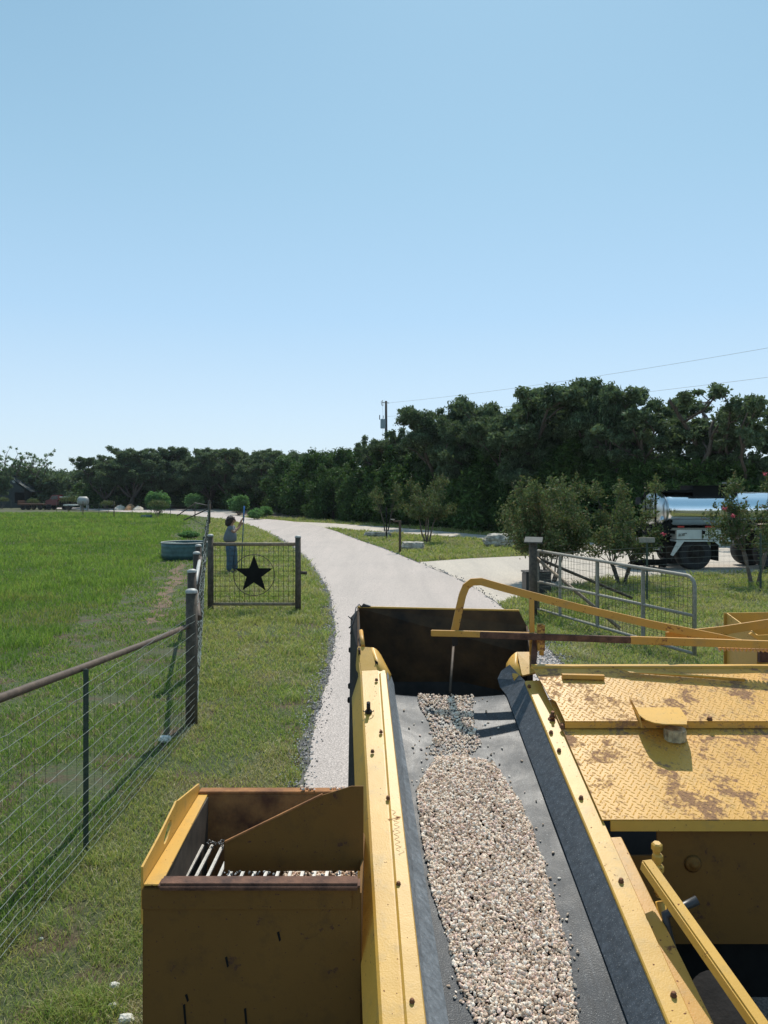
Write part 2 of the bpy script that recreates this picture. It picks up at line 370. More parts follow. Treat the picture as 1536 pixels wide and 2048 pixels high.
LE = [(560, 1900), (600, 1640), (612, 1560), (626, 1480), (650, 1385), (668, 1300), (669, 1240), (650, 1170), (612, 1118), (575, 1087), (520, 1058), (470, 1043), (430, 1036.5), (360, 1030), (250, 1024), (120, 1018), (0, 1013.5), (-200, 1008)]
RE = [(1500, 1900), (1330, 1560), (1180, 1390), (1135, 1342), (1060, 1268), (990, 1206), (915, 1160), (835, 1126), (775, 1101), (712, 1079), (668, 1062), (636, 1053), (590, 1044), (540, 1039), (500, 1036.5), (440, 1026), (380, 1019), (250, 1014.5), (120, 1011), (0, 1007.5), (-200, 1003.5)]
le = smooth_line([G(*p) for p in LE], 5); re_ = smooth_line([G(*p) for p in RE], 5)
near = [Vector((0.4, -6, 0)), Vector((-2.0, -6, 0))]
near = [Vector((le[0].x+4.6, -8, 0)), Vector((le[0].x, -8, 0))]
road, ROADP = sheet('paved_drive', le+re_[::-1]+near, 0.020, M['chipseal'], 0.035, 1)
def offset(line, d):
    out = []
    for i, p in enumerate(line):
        t = line[min(i+1, len(line)-1)]-line[max(i-1, 0)]; n = Vector((-t.y, t.x, 0)).normalized(); out.append(p+n*d)
    return out
led = offset(le, 0.10); red = offset(re_, -0.045)
edge, EDGEP = sheet('drive_asphalt_edge', led+red[::-1]+[near[0]+Vector((.1, 0, 0)), near[1]-Vector((.1, 0, 0))], 0.012, M['binder'], 0.10, 4)
# pale gravel side road that passes behind the island, and the gravel turnout
lane = [G(*p) for p in [(590, 1043.5), (650, 1046), (760, 1053), (850, 1060), (1000, 1073), (1120, 1083), (1240, 1088), (1380, 1091), (1600, 1094), (2100, 1096)]]
lane_b = [G(*p) for p in [(2100, 1142), (1700, 1144), (1536, 1147), (1400, 1150), (1300, 1154), (1200, 1162), (1130, 1172), (1062, 1186), (1005, 1204), (990, 1210), (900, 1166), (828, 1125), (860, 1123), (960, 1116), (1060, 1112), (1105, 1108), (1118, 1101), (1100, 1094), (1040, 1088), (960, 1079), (880, 1073), (790, 1067), (700, 1060), (636, 1055)]]
lane_o, LANEP = sheet('gravel_road', lane+lane_b, 0.008, M['caliche'], 0.10, 8)
# far parking strip behind the round bushes
pk, PKP = sheet('far_gravel_lot', [G(*p) for p in [(-40, 1004), (160, 1004.6), (300, 1006), (480, 1011.5), (520, 1020), (500, 1034), (420, 1024), (250, 1013), (0, 1007)]], 0.005, M['caliche'], 0.4, 12)
lit, LITP = sheet('leaf_litter_strip', [G(*p) for p in [(470, 1030), (600, 1037), (760, 1047), (1000, 1066), (1200, 1078), (1600, 1084), (2100, 1087), (1900, 1020), (700, 1012), (470, 1018)]], 0.006, M['litter'], 0.6, 15)
so, SOP = sheet('bare_soil_track', [G(*p) for p in [(366, 1118), (372, 1118), (365, 1150), (345, 1200), (330, 1215), (300, 1250), (330, 1180), (350, 1140)]], 0.004, M['soil'], 0.4, 19)

def inside(px, py, poly):
    poly = np.asarray(poly); r = np.zeros(len(px), bool); x0, y0 = poly[-1]
    for x1, y1 in poly:
        c = ((y0 > py) != (y1 > py)) & (px < (x1-x0)*(py-y0)/(y1-y0+1e-12)+x0)
        r ^= c; x0, y0 = x1, y1
    return r
def vnoise(x, y, s, seed=0):
    """cheap smooth value noise in numpy"""
    g = np.random.default_rng(seed).random((64, 64)); x = x*s; y = y*s; xi = np.floor(x).astype(int); yi = np.floor(y).astype(int)
    fx = x-xi; fy = y-yi; fx = fx*fx*(3-2*fx); fy = fy*fy*(3-2*fy); w = lambda i, j: g[i % 64, j % 64]
    return (w(xi, yi)*(1-fx)+w(xi+1, yi)*fx)*(1-fy)+(w(xi, yi+1)*(1-fx)+w(xi+1, yi+1)*fx)*fy
def fence_x(Y): return np.where(Y < 8.28, -2.07, -2.07-0.2235*(Y-8.28))
def blades(name, X, Y, h, w, lean, mats, mi, label):
    n = len(X); a = nr.random(n)*2*np.pi; b = nr.random(n)*2*np.pi
    dx, dy = np.cos(a)*w/2, np.sin(a)*w/2; lx, ly = np.cos(b)*lean*h, np.sin(b)*lean*h
    z0 = np.zeros(n)
    V = np.stack([np.stack([X-dx, Y-dy, z0], 1), np.stack([X+dx, Y+dy, z0], 1),
                  np.stack([X+dx*.7+lx*.4, Y+dy*.7+ly*.4, h*.6], 1), np.stack([X-dx*.7+lx*.4, Y-dy*.7+ly*.4, h*.6], 1),
                  np.stack([X+lx, Y+ly, h*(1-0.25*lean)], 1)], 1).reshape(-1, 3)
    i = np.arange(n)*5
    T = np.concatenate([np.stack([i, i+1, i+2], 1), np.stack([i, i+2, i+3], 1), np.stack([i+3, i+2, i+4], 1)])
    me = npmesh(name, V, T, mats, np.concatenate([mi, mi, mi]))
    o = link(name, me); return tag(o, label, 'grass', kind='stuff')
def scatter(n, Y0, Y1, k):
    u = nr.random(n); e = 2-k; Y = (Y0**e+u*(Y1**e-Y0**e))**(1/e)   # density per area falls as Y^-k
    X = (nr.random(n)*2-1)*0.56*Y; return X, Y
gm = lambda n, a, b, tr=0.35: leafmat(n, a, b, None, 0.7, tr, 1.45)
LAWN = [gm('lawn_grass_green', (0.14, 0.195, 0.045), (0.21, 0.27, 0.07)), gm('lawn_grass_olive', (0.25, 0.26, 0.09), (0.33, 0.32, 0.125)), gm('dry_straw_grass', (0.38, 0.31, 0.18), (0.44, 0.37, 0.23), 0.2)]
FIELD = [gm('field_grass_green', (0.075, 0.14, 0.026), (0.11, 0.185, 0.036), 0.45), gm('field_grass_bright', (0.13, 0.205, 0.04), (0.175, 0.25, 0.06), 0.45), gm('field_grass_yellowing', (0.16, 0.18, 0.05), (0.21, 0.22, 0.07), 0.4)]
X, Y = scatter(720000, 3.0, 80, 1.75)
off = inside(X, Y, ROADP) | inside(X, Y, LANEP) | ((inside(X, Y, EDGEP)) & (nr.random(len(X)) > 0.12))
off |= inside(X, Y, PKP) | (inside(X, Y, LITP) & (nr.random(len(X)) > 0.1))
lawn = (X > fence_x(Y)-0.05) & ~off
pz = vnoise(X, Y, 1.1, 3); pz2 = vnoise(X, Y, 3.3, 31); bare = ((pz*.6+pz2*.4) > 0.70) & (nr.random(len(X)) < 0.6); lawn &= ~bare
x, y = X[lawn], Y[lawn]; n = len(x); q = nr.random(n)
pn = vnoise(x, y, 0.8, 5)*0.6+vnoise(x, y, 3.1, 6)*0.4
mi = np.where(q < 0.10+0.35*(vnoise(x, y, 1.9, 77) > .72), 2, np.where(q+pn*0.9 < 0.95, 0, 1))
tuft = 1+0.9*(vnoise(x, y, 2.7, 9) > 0.72)
h = (0.022+0.05*nr.random(n))*tuft*np.clip(y/9, 1, 2.2); w = np.clip(0.0052*y/5, 0.0042, 0.07)
blades('lawn_grass', x, y, h, w, 0.6+0.5*nr.random(n), LAWN, mi, 'short mown olive green lawn grass on both sides of the paved drive')
X, Y = scatter(520000, 3.2, 95, 1.7)
d = fence_x(Y)-X; ok = (d > 0.02) & ~inside(X, Y, ROADP) & ~inside(X, Y, PKP) & ~(inside(X, Y, SOP) & (nr.random(len(X)) > 0.35))
edge_d = 2.5+1.4*(vnoise(X, Y, 0.5, 12)-0.5)+.5*(vnoise(X, Y, 2.5, 72)-.5)+np.clip((12-Y)*0.12, -0.9, .8); tall = ok & (d > edge_d)
x, y = X[tall], Y[tall]; n = len(x); pn = vnoise(x, y, 0.33, 13)*0.6+vnoise(x, y, 1.4, 14)*0.4
h = (0.08+0.14*nr.random(n))*(0.4+1.1*pn)*(1+.7*(vnoise(x, y, 1.7, 91) > .76)); w = np.clip(0.006*y/8, 0.005, 0.06)
blades('field_grass', x, y, h, w, 0.4+0.5*nr.random(n), FIELD, np.where(nr.random(n) < .06+.5*(vnoise(x, y, .9, 88) > .74), 2, (nr.random(n)*.7+pn*1.3 > 1.08).astype(int)), 'lush bright green grass filling the pasture left of the fence')
weedy = ok & (d <= edge_d); den = vnoise(X, Y, 1.5, 15)*0.6+vnoise(X, Y, 5, 16)*0.4; weedy &= (den+0.22*nr.random(len(X)) > 0.43)
x, y, dn = X[weedy], Y[weedy], den[weedy]; n = len(x)
h = (0.03+0.10*nr.random(n))*(0.3+1.3*np.clip(dn-0.25, 0, 1)); w = np.clip(0.008*y/8, 0.006, 0.04)
blades('fence_line_weeds', x, y, h, w, 0.5+0.6*nr.random(n), [LAWN[0], FIELD[0], LAWN[2]], (nr.random(n)*2.25).astype(int), 'patchy low weeds over reddish soil along the inside of the pasture fence')

# pebbles ------------------------------------------------------------
def ico():
    bm = bmesh.new(); bmesh.ops.create_icosphere(bm, subdivisions=1, radius=1); bmesh.ops.subdivide_edges
    bm.verts.index_update(); v = np.array([q.co[:] for q in bm.verts]); f = np.array([[q.index for q in g.verts] for g in bm.faces]); bm.free(); return v, f
def ico2():
    bm = bmesh.new(); bmesh.ops.create_icosphere(bm, subdivisions=2, radius=1)
    bm.verts.index_update(); v = np.array([q.co[:] for q in bm.verts]); f = np.array([[q.index for q in g.verts] for g in bm.faces]); bm.free(); return v, f
def pebbles(name, P, r, mats, fine=False, smooth=True, flat=0.65):
    """P (n,3) centres, r (n) radii: angular rounded stones, each turned its own way"""
    v, f = ico2() if fine else ico(); n = len(P); kinds = 12; out = np.empty((n, len(v), 3)); kd = nr.integers(0, kinds, n)
    sh = []
    for k in range(kinds):
        d = nr.normal(size=(9, 3)); d /= np.linalg.norm(d, axis=1)[:, None]; lim = 0.62+0.3*nr.random(9); w = v.copy()
        for a, l in zip(d, lim):                                    # chop flats off the ball
            s = w@a; ex = np.maximum(0, s-l); w = w-ex[:, None]*a*0.9
        w = w*(np.array([1.25, 0.9, flat])*(0.85+0.3*nr.random(3))); sh.append(w)
    sh = np.array(sh)
    q = nr.normal(size=(n, 4)); q[:, 1:3] *= 0.55; q /= np.linalg.norm(q, axis=1)[:, None]; a, b, c, d = q.T
    Rm = np.stack([1-2*(c*c+d*d), 2*(b*c-a*d), 2*(b*d+a*c), 2*(b*c+a*d), 1-2*(b*b+d*d), 2*(c*d-a*b), 2*(b*d-a*c), 2*(c*d+a*b), 1-2*(b*b+c*c)], 1).reshape(n, 3, 3)
    out = np.einsum('nij,nvj->nvi', Rm, sh[kd])*np.asarray(r)[:, None, None]+np.asarray(P)[:, None, :]
    Fq = (f[None]+(np.arange(n)*len(v))[:, None, None]).reshape(-1, 3)
    mi = np.repeat(nr.integers(0, len(mats), n), len(f))
    return npmesh(name, out.reshape(-1, 3), Fq, mats, mi, smooth)
def stone(n, c): return mat(n, c, 0.85, 0, 0.22, 90, spec=0.3)
STN = [stone('tan_stone', (0.70, 0.52, 0.38)), stone('pale_stone', (0.88, 0.74, 0.61)), stone('pinkish_stone', (0.78, 0.57, 0.46)), stone('brown_stone', (0.52, 0.37, 0.26)), stone('cream_stone', (0.84, 0.67, 0.51))]
GRY = [stone('grey_chipping', (0.34, 0.315, 0.295)), stone('dark_chipping', (0.15, 0.14, 0.13)), stone('light_chipping', (0.52, 0.48, 0.45))]
pts = []
for line, sg, dn in ((le, 1, 170), (re_, -1, 28)):
    for i in range(len(line)-1):
        a, b = line[i], line[i+1]
        if a.y > 45: continue
        for _ in range(int((b-a).length*dn*min(1, 9/a.y))):
            p = a.lerp(b, rng.random()); t = (b-a).normalized(); nn = Vector((-t.y, t.x, 0))*sg
            pts.append((p+nn*rng.gauss(0.07, 0.075), rng.uniform(0.006, 0.013)*max(1, a.y/11)))
for _ in range(1500):
    p = G(1098+rng.gauss(0, 26), 1318+rng.gauss(0, 24)); pts.append((p, rng.uniform(0.007, 0.016)))
P = np.array([(p.x, p.y, 0.022) for p, r in pts]); r_ = np.array([r for p, r in pts])
tag(link('loose_chippings', pebbles('loose_chippings', P, r_, GRY)), 'loose grey and black stone chippings along the edges of the paved drive', 'gravel', kind='stuff')
# ---------------------------------------------------------------- the chip spreader
spr = empty('chip_spreader', (0.42, 3.4, 0), 'old yellow chip spreader with black rubber belt, grated feed hopper and rusty deck', 'chip spreader')
Y0, Y1 = 1.55, 4.36
def lin(p, q):
    """line in x through two (Y, X) points"""
    return lambda Y: p[1]+(q[1]-p[1])*(Y-p[0])/(q[0]-p[0])
xLo = lin((2.379, -.008), (4.35, -.130)); xLd = lin((2.379, .058), (4.35, -.036)); xLi = lin((2.379, .130), (4.35, .0085))
xLc = lin((2.487, .202), (4.304, .053)); xRc = lin((2.487, .795), (4.304, .685)); xRi = lin((2.379, .876), (4.35, .764))
xRs = lin((2.379, .959), (4.35, .852)); xRo = lin((2.379, 1.026), (3.135, .968))
BC = -0.112
def at(xf, Y, c): return Vector((xf(Y), Y, fz(Y)+c))
def strip(mb, f1, c1, f2, c2, ya, yb, th, ndir=(0, 0, 1)):
    mb.plate([at(f1, ya, c1), at(f2, ya, c2), at(f2, yb, c2), at(f1, yb, c1)], th, ndir=ndir)
# left side rail: channel with a raised inner flange bolted on
mb = MB()
K = lambda f, d: (lambda Y: f(Y)+d)
def section(Y, e=0.0):
    o, d, i = xLo(Y), xLd(Y), xLi(Y); z = fz(Y)
    return [Vector((o-0.052, Y, z-0.16)), Vector((o-0.006, Y, z-0.012)), Vector((o+0.004, Y, z-0.002)), Vector((d, Y, z)), Vector((i-0.003, Y, z-0.006)), Vector((i-0.003, Y, z-0.03)), Vector((o+0.02, Y, z-0.05)), Vector((o-0.03, Y, z-0.16))]
mb.loft([section(Y0), section(2.9), section(3.6), section(Y1-0.02), ], closed=True, caps=True)
rail_l = mb.build('side_rail', M['yellow'], spr)
mb = MB()
def fl(Y):
    d, i = xLd(Y), xLi(Y); z = fz(Y)
    return [Vector((d+0.006, Y, z+0.001)), Vector((d+0.014, Y, z+0.009)), Vector((i-0.003, Y, z+0.007)), Vector((i+0.002, Y, z-0.004)), Vector((i-0.004, Y, z-0.02)), Vector((d+0.006, Y, z-0.004))]
mb.loft([fl(Y0), fl(2.6), fl(3.4), fl(4.29)], closed=True, caps=True)
mb.build('flange', M['yellow'], rail_l)
def bolt(p, nrm, r, h, parent, name='bolt', m='bolt'):
    q = MB(); q.lathe(p, [(0, h), (r*0.8, h), (r, h*0.75), (r, h*0.2), (r*1.25, h*0.1), (r*1.25, 0), (0, -0.002)], 6, nrm)
    return q.build(name, M[m], parent)
NR = Vector((0, -0.31, 0.95)).normalized()
for px, py in [(753, 1361), (762, 1465), (776, 1597), (797, 1769), (824, 2004), (745, 1504)]:
    bolt(PL(px, py, 0.007), NR, 0.008, 0.012, rail_l)
q = MB(); p = PL(737, 1425, 0.0); q.cyl(p, p+NR*0.06, 0.010, 10)
q.lathe(p, [(0.0, .012), (0.018, .012), (0.019, 0.0), (0, 0)], 6, NR)
q.tube([p+Vector((0.027*math.cos(a), 0.02*math.sin(a)-0.012, 0.012)) for a in np.linspace(2.9, 6.6, 12)], 0.0022, 5)
q.build('hitch_pin', M['dark_steel'], rail_l)
# faint scribble scratched into the flange paint
q = MB(); 
for k in range(11):
    u = k/11; a = PL(788+u*14+rng.uniform(-3, 3), 1622+u*92, 0.0092)
    q.tube([a+Vector((0.012*math.sin(j*1.3+k), 0.006*j-0.012, 0.329*(0.006*j-0.012))) for j in range(5)], 0.0005, 3)
q.build('scratched_writing', mat('scratch_brown', (0.36, 0.20, 0.05), 0.8), rail_l)
# curved cheek at the head of each rail
def cheek(px, c0, th, m, name, parent):
    q = MB(); q.plate([R(*p) for p in px], th); return q.build(name, M[m], parent)
def hump(xf, w0, w1, sgn):
    secs = []
    for j in range(8):
        u = j/7; Y = 4.28+0.17*u; zt = fz(Y)+0.012+0.075*math.sin(min(1, u*1.5)*math.pi/2)-0.02*max(0, u-0.7)
        o = xf(4.3)+(-0.004 if sgn > 0 else 0.004)-0.02*u*sgn*0
        secs.append([Vector((o, Y, fz(Y)-0.13)), Vector((o, Y, zt-0.006)), Vector((o+sgn*0.006, Y, zt)), Vector((o+sgn*w0, Y, zt-0.004)), Vector((o+sgn*(w0+0.02), Y, zt-0.03)), Vector((o+sgn*(w0+w1*0.6), Y, zt-0.095)), Vector((o+sgn*(w0+w1), Y, zt-0.175))])
    return secs
q = MB()
q.plate([R(716, 1294, 4.47), R(742, 1296, 4.47), R(757, 1350, 4.31), R(723, 1350, 4.31)], 0.010)
q.build('rail_nose', M['yellow'], rail_l)
q = MB(); q.plate([R(716, 1295, 4.47), R(722, 1352, 4.30), R(718, 1390, 4.32), R(713, 1330, 4.49)], 0.008); q.build('nose_side', M['yellow'], rail_l)
def flank(top, low, m, nm, parent):
    q = MB(); n = len(top); secs = []
    for j in range(5):
        u = j/4; secs.append([top[i].lerp(low[i], u)+Vector((0, 0, .012*math.sin(u*math.pi))) for i in range(n)])
    q.loft(secs, smooth=True); o = q.build(nm, M[m], parent); sm_ = o.modifiers.new('thick', 'SOLIDIFY'); sm_.thickness = .006; return o
flank([R(742, 1296, 4.47), R(749, 1322, 4.39), R(757, 1350, 4.31)], [R(760, 1310, 4.45), R(781, 1350, 4.39), R(778, 1362, 4.30)], 'yellow', 'nose_flank', rail_l)
q = MB(); q.plate([R(750, 1320, 4.375), R(756, 1324, 4.37), R(755, 1338, 4.35), R(751, 1334, 4.36)], .003); q.build('worn_hole', M['black'], rail_l)
# right side rail
mb = MB()
def rsec(Y):
    i, s_ = xRi(Y), xRs(Y); z = fz(Y)
    return [Vector((i, Y, z-0.016)), Vector((i+0.001, Y, z-0.002)), Vector((i+0.006, Y, z+0.003)), Vector((s_-0.004, Y, z+0.006)), Vector((s_, Y, z)), Vector((s_, Y, z-0.10)), Vector((s_-0.012, Y, z-0.10)), Vector((i+0.012, Y, z-0.016))]
mb.loft([rsec(Y0), rsec(3.1), rsec(4.22)], closed=True, caps=True)
rail_r = mb.build('side_rail', M['yellow'], spr)
mb = MB()
def osec(Y):
    s_, o = xRs(Y), xRo(Y); z = fz(Y)
    return [Vector((s_+0.004, Y, z-0.008)), Vector((o-0.006, Y, z-0.006)), Vector((o, Y, z-0.014)), Vector((o, Y, z-0.14)), Vector((o-0.01, Y, z-0.14)), Vector((s_+0.004, Y, z-0.02))]
mb.loft([osec(Y0), osec(2.4), osec(3.13)], closed=True, caps=True)
mb.build('outer_flange', M['yellow_rusty'], rail_r)
for px, py in [(1058, 1374), (1102, 1466), (1162, 1597), (1242, 1763), (1347, 1991), (1118, 1502)]:
    bolt(PL(px, py, 0.006), NR, 0.009, 0.013, rail_r)
q = MB(); q.plate([R(1034, 1305, 4.46), R(1058, 1305, 4.46), R(1073, 1346, 4.31), R(1044, 1352, 4.30)], 0.010)
q.build('rail_nose', M['yellow'], rail_r)
flank([R(1034, 1305, 4.46), R(1036, 1326, 4.40), R(1045, 1352, 4.30)], [R(1014, 1328, 4.44), R(1012, 1344, 4.40), R(1030, 1362, 4.30)], 'yellow', 'nose_flank', rail_r)
q = MB(); p = PL(1104, 1440, 0.0)
q.cyl(p-NR*0.01, p+NR*0.05, 0.008, 10); q.lathe(p+NR*0.014, [(0, .013), (0.015, .013), (0.015, 0), (0, 0)], 6, NR)
q.lathe(p+NR*0.002, [(0, .004), (0.022, .003), (0.022, 0), (0, 0)], 14, NR); q.build('hinge_bolt', M['bolt'], rail_r)

# rubber skirts and the belt
def rubber(name, base, rough, streak):
    m, t, b = nodes(name); v = coords(t)
    mp = N(t, 'ShaderNodeMapping'); mp.inputs['Scale'].default_value = streak; t.links.new(v, mp.inputs[0])
    s = noise_n(t, 14, 6, 0.7, mp.outputs[0]).outputs[0]; f = noise_n(t, 230, 2, 0.6, v).outputs[0]; bg_ = noise_n(t, 5.5, 7, 0.7, v, 0.5).outputs[0]
    c = ramp(t, s, [(0.3, base), (0.55, tuple(x*2.0+0.01 for x in base)), (0.8, tuple(x*3.4+0.03 for x in base))])
    c = mix(t, ramp(t, bg_, [(0.45, 0.0), (0.72, 0.5)]), c, (0.055, 0.06, 0.066))
    c = mix(t, ramp(t, f, [(0.62, 0.0), (0.70, 0.7)]), c, (0.33, 0.32, 0.30))
    t.links.new(c, b.inputs['Base Color']); t.links.new(ramp(t, bg_, [(0.35, rough), (0.65, rough+0.13)]), b.inputs['Roughness'])
    b.inputs['Specular IOR Level'].default_value = (0.19 if 'belt' in name else 0.5); bump(t, b, f, 0.25, 0.003); return m
M['skirt'] = rubber('dusty_black_rubber_skirt', (0.028, 0.031, 0.036), 0.50, (0.6, 3.5, 3.5))
M['skirt_sunlit'] = rubber('sun_lightened_rubber', (0.085, 0.09, 0.095), 0.55, (0.6, 3.5, 3.5))  # paler copy of the skirt rubber, sunlight on the left skirt painted in
M['belt'] = rubber('worn_shiny_belt_rubber', (0.010, 0.012, 0.015), 0.38, (5, 0.7, 0.7))
q = MB(); q.plate([at(K(xLi, -0.004), Y0, -.004), at(K(xLc, 0.004), Y0, BC+.004), at(K(xLc, 0.004), 4.30, BC+.004), R(787, 1370, 4.36), R(782, 1354, 4.385), R(774, 1345, 4.36), at(K(xLi, -0.004), 4.25, -.004)], 0.008)
q.build('rubber_skirt', M['skirt_sunlit'], rail_l)
q = MB(); q.plate([at(K(xRi, 0.006), Y0, -.012), at(K(xRc, -0.004), Y0, BC+.004), at(K(xRc, -0.004), 4.27, BC+.004), R(1001, 1375, 4.36), R(996, 1358, 4.40), R(1003, 1343, 4.42), R(1020, 1330, 4.40), at(K(xRi, 0.006), 4.25, -.012)], 0.008)
q.build('rubber_skirt', M['skirt'], rail_r)
q = MB(); secs = []; NB = 14
for Y in list(np.linspace(Y0, 4.29, 30)):
    a, b = xLc(Y)-0.03, xRc(Y)+0.03; row = []
    for j in range(NB+1):
        u = j/NB; e = abs(2*u-1); c = BC-0.022*(1-e**2)+0.004*noise.noise(Vector((u*3, Y*2, 0)))
        row.append(Vector((a+(b-a)*u, Y, fz(Y)+c)))
    secs.append(row)
for ang in np.linspace(12, 170, 9):                       # turns over the head pulley
    Y = 4.29+0.09*math.sin(math.radians(ang)); dz = -0.09*(1-math.cos(math.radians(ang))); a, b = xLc(4.29)-0.03, xRc(4.29)+0.03
    secs.append([Vector((a+(b-a)*j/NB, Y, fz(4.29)+BC-0.022*(1-abs(2*j/NB-1)**2)*(1-ang/170)+dz)) for j in range(NB+1)])
secs.append([v+Vector((0, -2.6, -2.6*0.329)) for v in secs[-1]])
q.loft(secs, smooth=True); q.build('conveyor_belt', M['belt'], spr, fix=False)

# front hopper, a deep dark box at the head of the conveyor
def P3(x, y, Y): return R(x, y, Y)
zt = 1.742; hop_y = 5.08
q = MB()
A = P3(715, 1215, hop_y); B = P3(1038, 1222, hop_y); C = P3(1053, 1251, hop_y-0.02); D = P3(1058, 1310, 4.95)
q.plate([A, B, C, D, Vector((D.x, hop_y-.05, 0.55)), Vector((A.x, hop_y, 0.55))], 0.010)
hop = q.build('front_hopper', M['hopper_brown'], spr)
q = MB(); q.plate([A+Vector((0.004, -.004, 0)), P3(717, 1288, 4.52), P3(719, 1300, 4.42), Vector((P3(719, 1300, 4.42).x, 4.42, 0.5)), Vector((A.x+.004, hop_y-.004, 0.5))], 0.012)
q.build('hopper_side', M['hopper_brown'], hop)
q = MB(); q.plate([C+Vector((0, -.012, 0)), P3(1061, 1300, 4.5), P3(1064, 1330, 4.42), Vector((P3(1064, 1330, 4.42).x, 4.42, 0.5)), Vector((D.x+0.02, hop_y-.07, 0.5))], 0.012)
q.build('hopper_side', M['hopper_brown'], hop)
q = MB(); q.bar(A+Vector((0.0, .0, 0.004)), B+Vector((0, 0, 0.004)), 0.014, 0.01); q.build('hopper_lip', M['yellow'], hop)
q = MB(); q.box((0.34, 4.68, 0.50), (1.02, 0.78, 0.04)); q.build('hopper_floor', M['dark_steel'], hop)
q = MB(); q.box((0.40, 5.0, 1.22), (0.75, 0.10, 0.012), Matrix.Rotation(1.0, 3, 'X')); q.build('baffle', M['dark_steel'], hop)
q = MB(); q.tube([P3(722, 1262, 4.62), P3(726, 1292, 4.47)], 0.012, 10); q.build('hose_end', M['yellow_rusty'], hop)
q = MB(); q.tube([P3(725, 1215, 5.05), P3(718, 1209, 5.05), P3(712, 1215, 5.0), P3(709, 1235, 4.95), P3(704, 1250, 4.9), P3(698, 1256, 4.88)], 0.004, 6)
q.tube([P3(705, 1240, 4.93), P3(696, 1232, 4.93)], 0.004, 5); q.tube([P3(706, 1248, 4.93), P3(701, 1268, 4.9)], 0.006, 5)
q.plate([P3(721, 1214, 5.04), P3(727, 1207, 5.04), P3(742, 1212, 5.04), P3(738, 1214, 5.04)], 0.02); q.build('loose_wiring', M['black_plastic'], hop)
q = MB(); q.cyl(P3(907, 1290, 4.75), P3(900, 1384, 4.42), 0.008, 8); q.build('agitator_rod', M['pipe'], hop)
# dark outer side of the conveyor frame seen down the left
q = MB(); q.plate([P3(716, 1222, 5.06), P3(704, 1236, 5.06), P3(703, 1330, 4.72), P3(702, 1430, 4.36), P3(699, 1640, 3.72), P3(726, 1640, 3.5), P3(722, 1430, 4.2), P3(718, 1300, 4.5)], 0.02)
frm = q.build('conveyor_frame', M['dark_steel'], spr)
for px, py, Y in [(699, 1300, 4.85), (698, 1372, 4.58), (697, 1400, 4.5)]:
    q = MB(); q.box(P3(px+3, py, Y), (0.03, 0.03, 0.03), bev=0.004); q.build('bolt_head', M['dark_steel'], frm)
q = MB(); q.plate([P3(720, 1405, 4.3), P3(727, 1405, 4.28), P3(733, 1568, 3.74), P3(718, 1568, 3.76)], 0.012); q.build('guard_strip', M['galv'], frm)
q = MB()
for Yc in (2.3, 3.0, 3.7): q.box((0.42, Yc, fz(Yc)-0.42), (0.9, 0.08, 0.12))
q.bar((0.0, 1.2, 0.42), (-0.06, 5.0, 0.42), 0.12, 0.2); q.bar((0.95, 1.2, 0.42), (0.9, 5.0, 0.42), 0.12, 0.2)
q.build('chassis', M['black'], spr)
for xw in (-0.05, 1.75):
    for yw in (1.4, 4.1):
        w = MB(); w.lathe((xw-0.13, yw, 0.42), [(0.2, 0.0), (0.36, 0.0), (0.41, 0.03), (0.42, 0.08), (0.42, 0.18), (0.41, 0.23), (0.36, 0.26), (0.2, 0.26)], 28, (1, 0, 0))
        wo = w.build('wheel', M['tyre'], spr)
        w = MB(); w.lathe((xw-0.1, yw, 0.42), [(0.0, 0.02), (0.08, 0.0), (0.1, 0.04), (0.18, 0.05), (0.21, 0.0), (0.21, 0.2), (0, 0.2)], 20, (1, 0, 0)); w.build('rim', M['yellow'], wo)

# tread plate deck right of the conveyor
def lozenges(x0f, x1, ya, yb, c, pitch=0.0285):
    """raised lugs, alternating direction"""
    vs = []; fs = []; n = 0; j = 0; Y = ya
    while Y < yb:
        X = x0f(Y)+0.012+(pitch/2 if j % 2 else 0)
        k = 0
        while X < x1:
            a = math.radians(58 if (k+j) % 2 else -32)+rng.uniform(-.05, .05)
            L, W, Hh = 0.0120, 0.0040, 0.0019
            cx, sx = math.cos(a), math.sin(a)
            for (u, w, h) in ((-L, 0, 0), (-L*.45, -W, 0), (L*.45, -W, 0), (L, 0, 0), (L*.45, W, 0), (-L*.45, W, 0), (-L*.5, 0, Hh), (L*.5, 0, Hh)):
                px, py = X+u*cx-w*sx, Y+u*sx+w*cx; vs.append((px, py, fz(py)+c+h))
            fs += [(n, n+1, n+6), (n, n+6, n+5), (n+1, n+2, n+7, n+6), (n+2, n+3, n+7), (n+3, n+4, n+7), (n+4, n+5, n+6, n+7)]
            n += 8; X += pitch; k += 1
        Y += pitch*0.62; j += 1
    return vs, fs
XR = 2.35; DC = 0.018
low_l = lin((3.18, .905), (4.05, .862))
q = MB()
edge = PL(1213, 1640, DC); ye = edge.y
q.plate([Vector((low_l(ye), ye, fz(ye)+DC)), Vector((XR, ye, fz(ye)+DC)), Vector((XR, 4.02, fz(4.02)+DC)), Vector((low_l(4.02), 4.02, fz(4.02)+DC))], 0.006, ndir=(0, 0, 1))
v, f = lozenges(low_l, XR-0.02, ye+0.012, 3.99, DC+0.003); q.add(v, f)
deck = q.build('tread_plate_deck', M['yellow_deck'], spr)
q = MB(); UC = 0.062
out = [PL(1066, 1338, UC), PL(1083, 1366, UC), PL(1100, 1396, UC), PL(1112, 1404, UC), PL(1130, 1443, UC)]
ys = out[-1].y; yf = out[0].y
q.plate(out+[Vector((XR, ys, fz(ys)+UC)), Vector((XR, yf, fz(yf)+UC))], 0.006, ndir=(0, 0, 1))
up_l = lambda Y: float(np.interp(Y, [p.y for p in out[::-1]], [p.x for p in out[::-1]]))
